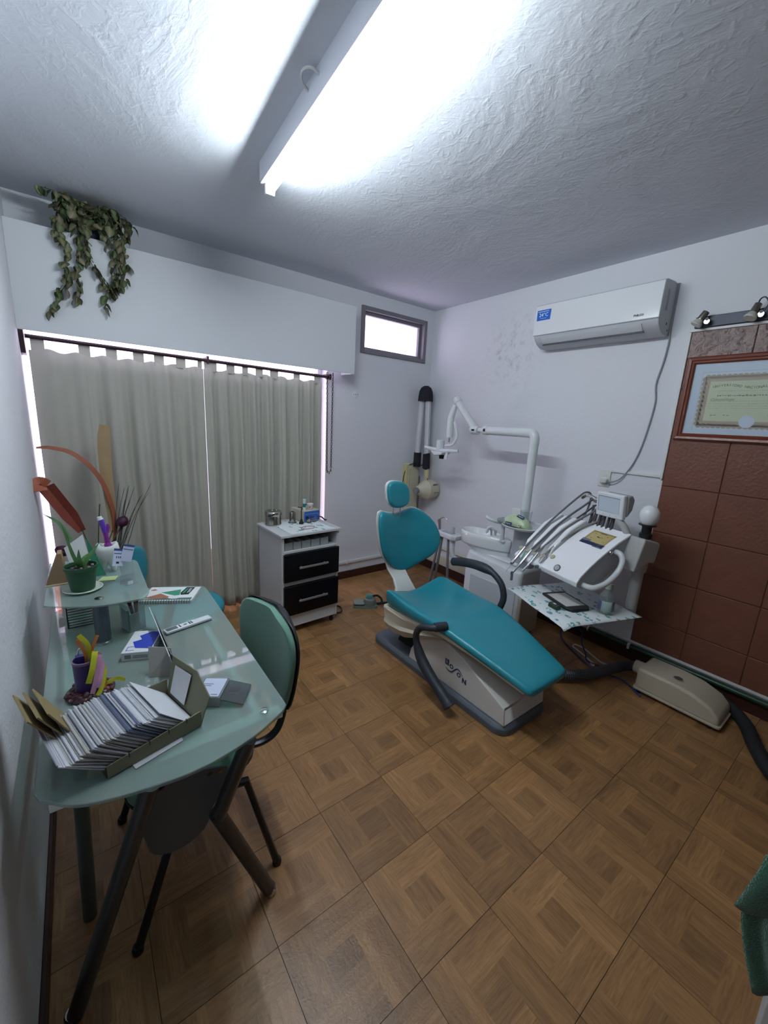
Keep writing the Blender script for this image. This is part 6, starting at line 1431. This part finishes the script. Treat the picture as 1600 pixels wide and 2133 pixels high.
for k in range(5):
    a = 2*pi*k/5+.3
    lg = part('leg', MB().tube([(-2.60, -.92, .10), (-2.60+.24*cos(a), -.92+.24*sin(a), .065)], [.022, .014], 10), BLKP, t)
    part('castor', MB().lathe([(.022, -.012), (.026, -.008), (.026, .008), (.022, .012)], (-2.60+.245*cos(a), -.92+.245*sin(a), .027), 12, Matrix.Rotation(pi/2, 4, 'X')), BLKP, lg)
# ------------------------------------------------------------------ dried flower arrangement in the corner
vx, vy = -2.93, -.42
t = thing('dried_arrangement', 'dried leaves, purple tulips and grasses in a tall brown vase by the curtain', 'flower arrangement', (vx, vy, 0))
part('vase', MB().lathe([(.10, 0), (.11, .01), (.12, .20), (.095, .42), (.06, .54), (.062, .57), (.055, .57), (.05, .53)], (vx, vy, 0), 24), mat('vase_brown', '4f3a2c', .5), t)
def strap(pts, w0, m, name, prof=None, face=(0, -1, .1), fold=.0):
    P = smoothpath(pts, 7); loops = []; n = len(P)
    for i, p in enumerate(P):
        u = i/(n-1); w = w0*(prof(u) if prof else 1)
        tg = (P[min(i+1, n-1)]-P[max(i-1, 0)]).normalized(); s_ = tg.cross(Vector(face)).normalized(); nn = s_.cross(tg).normalized()
        q = nn*.0012; c = p+nn*fold*w
        loops.append([p-s_*w-q, c-q, p+s_*w-q, p+s_*w+q, c+q, p-s_*w+q])
    part(name, MB().loft(loops), m, t, smooth=40)
TAN = mat('leaf_tan', '9a8260', .7, var=.15, vscale=12); RED = mat('leaf_red_brown', '7a3424', .6, var=.15, vscale=14); STM = mat('stem_olive', '4a4630', .7)
strap([(-2.835, -.37, .80), (-2.835, -.36, .95), (-2.842, -.345, 1.15), (-2.838, -.335, 1.32), (-2.828, -.33, 1.43)], .030, TAN, 'broad_leaf', lambda u: .62+.45*sin(pi*min(1, u*1.05)*.62)-.25*max(0, u-.85)/.15, fold=.25)
strap([(-2.985, -.42, .835), (-3.03, -.425, .93), (-3.085, -.43, 1.04), (-3.115, -.43, 1.10)], .036, RED, 'broad_leaf', lambda u: .55+.5*min(1, u*3), fold=-.45)
strap([(-3.115, -.43, 1.10), (-3.138, -.445, 1.118), (-3.148, -.47, 1.105), (-3.146, -.485, 1.085)], .038, mat('leaf_red_pale', 'a05a40', .6, var=.12, vscale=14), 'folded_leaf_tip')
strap([(-2.86, -.40, .62), (-2.825, -.38, .86), (-2.85, -.37, 1.05), (-2.905, -.36, 1.18), (-2.99, -.355, 1.27), (-3.08, -.355, 1.30), (-3.14, -.36, 1.30)], .010, mat('leaf_rust', '8a4a30', .6), 'slender_leaf', lambda u: .4+.9*sin(pi*u)**.7, face=(.3, -1, .4))
for a, b in (((vx, vy, .52), (-2.835, -.37, .82)), ((vx, vy, .52), (-2.985, -.42, .85)), ((vx, vy, .52), (-2.79, -.40, .85)), ((vx, vy, .52), (-3.075, -.43, .72)), ((vx, vy, .52), (-2.935, -.46, .66)), ((vx, vy, .52), (-2.89, -.39, .98))):
    part('stem', MB().tube(smoothpath([a, (lerp(a[0], b[0], .35), lerp(a[1], b[1], .35), lerp(a[2], b[2], .5)), b], 6), .0035, 6), STM, t)
def tulip(c, r, tilt):
    c = Vector(c)
    fl_ = part('tulip', MB().lathe([(.25*r, -1.0*r), (.75*r, -.75*r), (1.0*r, -.1*r), (.92*r, .5*r), (.6*r, .95*r), (.2*r, 1.05*r)], c, 14, Matrix.Rotation(tilt[0], 4, 'X') @ Matrix.Rotation(tilt[1], 4, 'Y')), mat('tulip_purple', '3a1430', .55, var=.3, vscale=30), t, smooth=60)
    mb = MB()
    for k in range(3):
        a = 2*pi*k/3
        mb.grid(lambda u, v: tuple(c+Matrix.Rotation(tilt[0], 3, 'X') @ Matrix.Rotation(tilt[1], 3, 'Y') @ Vector((1.05*r*sin(pi*(.15+.75*v))*cos(a+(u-.5)*1.9), 1.05*r*sin(pi*(.15+.75*v))*sin(a+(u-.5)*1.9), lerp(-.95*r, 1.15*r, v)))), 6, 6)
    part('petal', mb, mat('tulip_petal', '451a3a', .5), fl_, smooth=60, solid=.001)
tulip((-2.788, -.40, .865), .030, (.3, .5)); tulip((-3.082, -.43, .735), .030, (.2, -.9)); tulip((-2.935, -.46, .672), .032, (.4, .6))
r6 = random.Random(6)
for k in range(13):
    bx0 = (-2.86+r6.uniform(-.02, .02), -.41, .55); tx = -2.60-.20*r6.random(); tz = r6.uniform(.88, 1.12)
    part('grass_blade', MB().tube(smoothpath([bx0, (lerp(bx0[0], tx, .35), -.40, .72), (lerp(bx0[0], tx, .65), -.39, lerp(.72, tz, .55)), (tx, -.38+r6.uniform(-.03, .03), tz)], 5), [.0018]*10+[.0014]*5+[.0006], 5), mat('grass_dark', '2f2e30', .7), t)
part('twig', MB().tube(smoothpath([(-2.93, -.42, .54), (-2.99, -.43, .60), (-3.06, -.44, .615), (-3.13, -.45, .61)], 5), .0022, 5), STM, t)
# ------------------------------------------------------------------ towel on a white stand at the right edge
t = thing('white_washstand', 'white stand at the lower right edge behind the green towel', 'stand', (-1.62, -3.45, 0))
part('body', MB().box(-1.78, -1.2, -3.70, -3.236, .0, .60), CBW, t, bevel=.004)
part('top', MB().box(-1.80, -1.2, -3.70, -3.20, .60, .63), CBW, t, bevel=.005)
def tow(u, v):      # hangs over the edge of the stand; u runs away from the room, v downwards
    z = lerp(.62, .272+.03*u, v)
    y0 = lerp(-3.166, -3.158, min(1, v*2)) if v < .5 else lerp(-3.158, -3.212, ((v-.5)*2)**1.3)
    y = y0-u*.16
    x = -1.808-.010*sin(u*20+1.2)*(.25+v)
    return (x, y, z)
t = thing('green_towel', 'green towel hanging over the white stand at the right edge', 'towel', (-1.81, -3.22, .30))
TOW = mat('towel_green', '1f6a50', .95, bump=.9, bscale=260, sheen=.5)
part('lower_fall', MB().grid(tow, 26, 22), TOW, t, solid=.006, smooth=70)
def tow2(u, v):     # upper fold with a pointed corner
    z = lerp(.655-.02*u, .470+.02*u, v); y = lerp(-3.172, -3.145, v)-u*.13
    x = -1.822-.016*sin(u*7+1)*(.4+.6*v)-.012*sin(pi*v)
    return (x, y, z)
part('upper_fold', MB().grid(tow2, 20, 14), TOW, t, solid=.006, smooth=70)
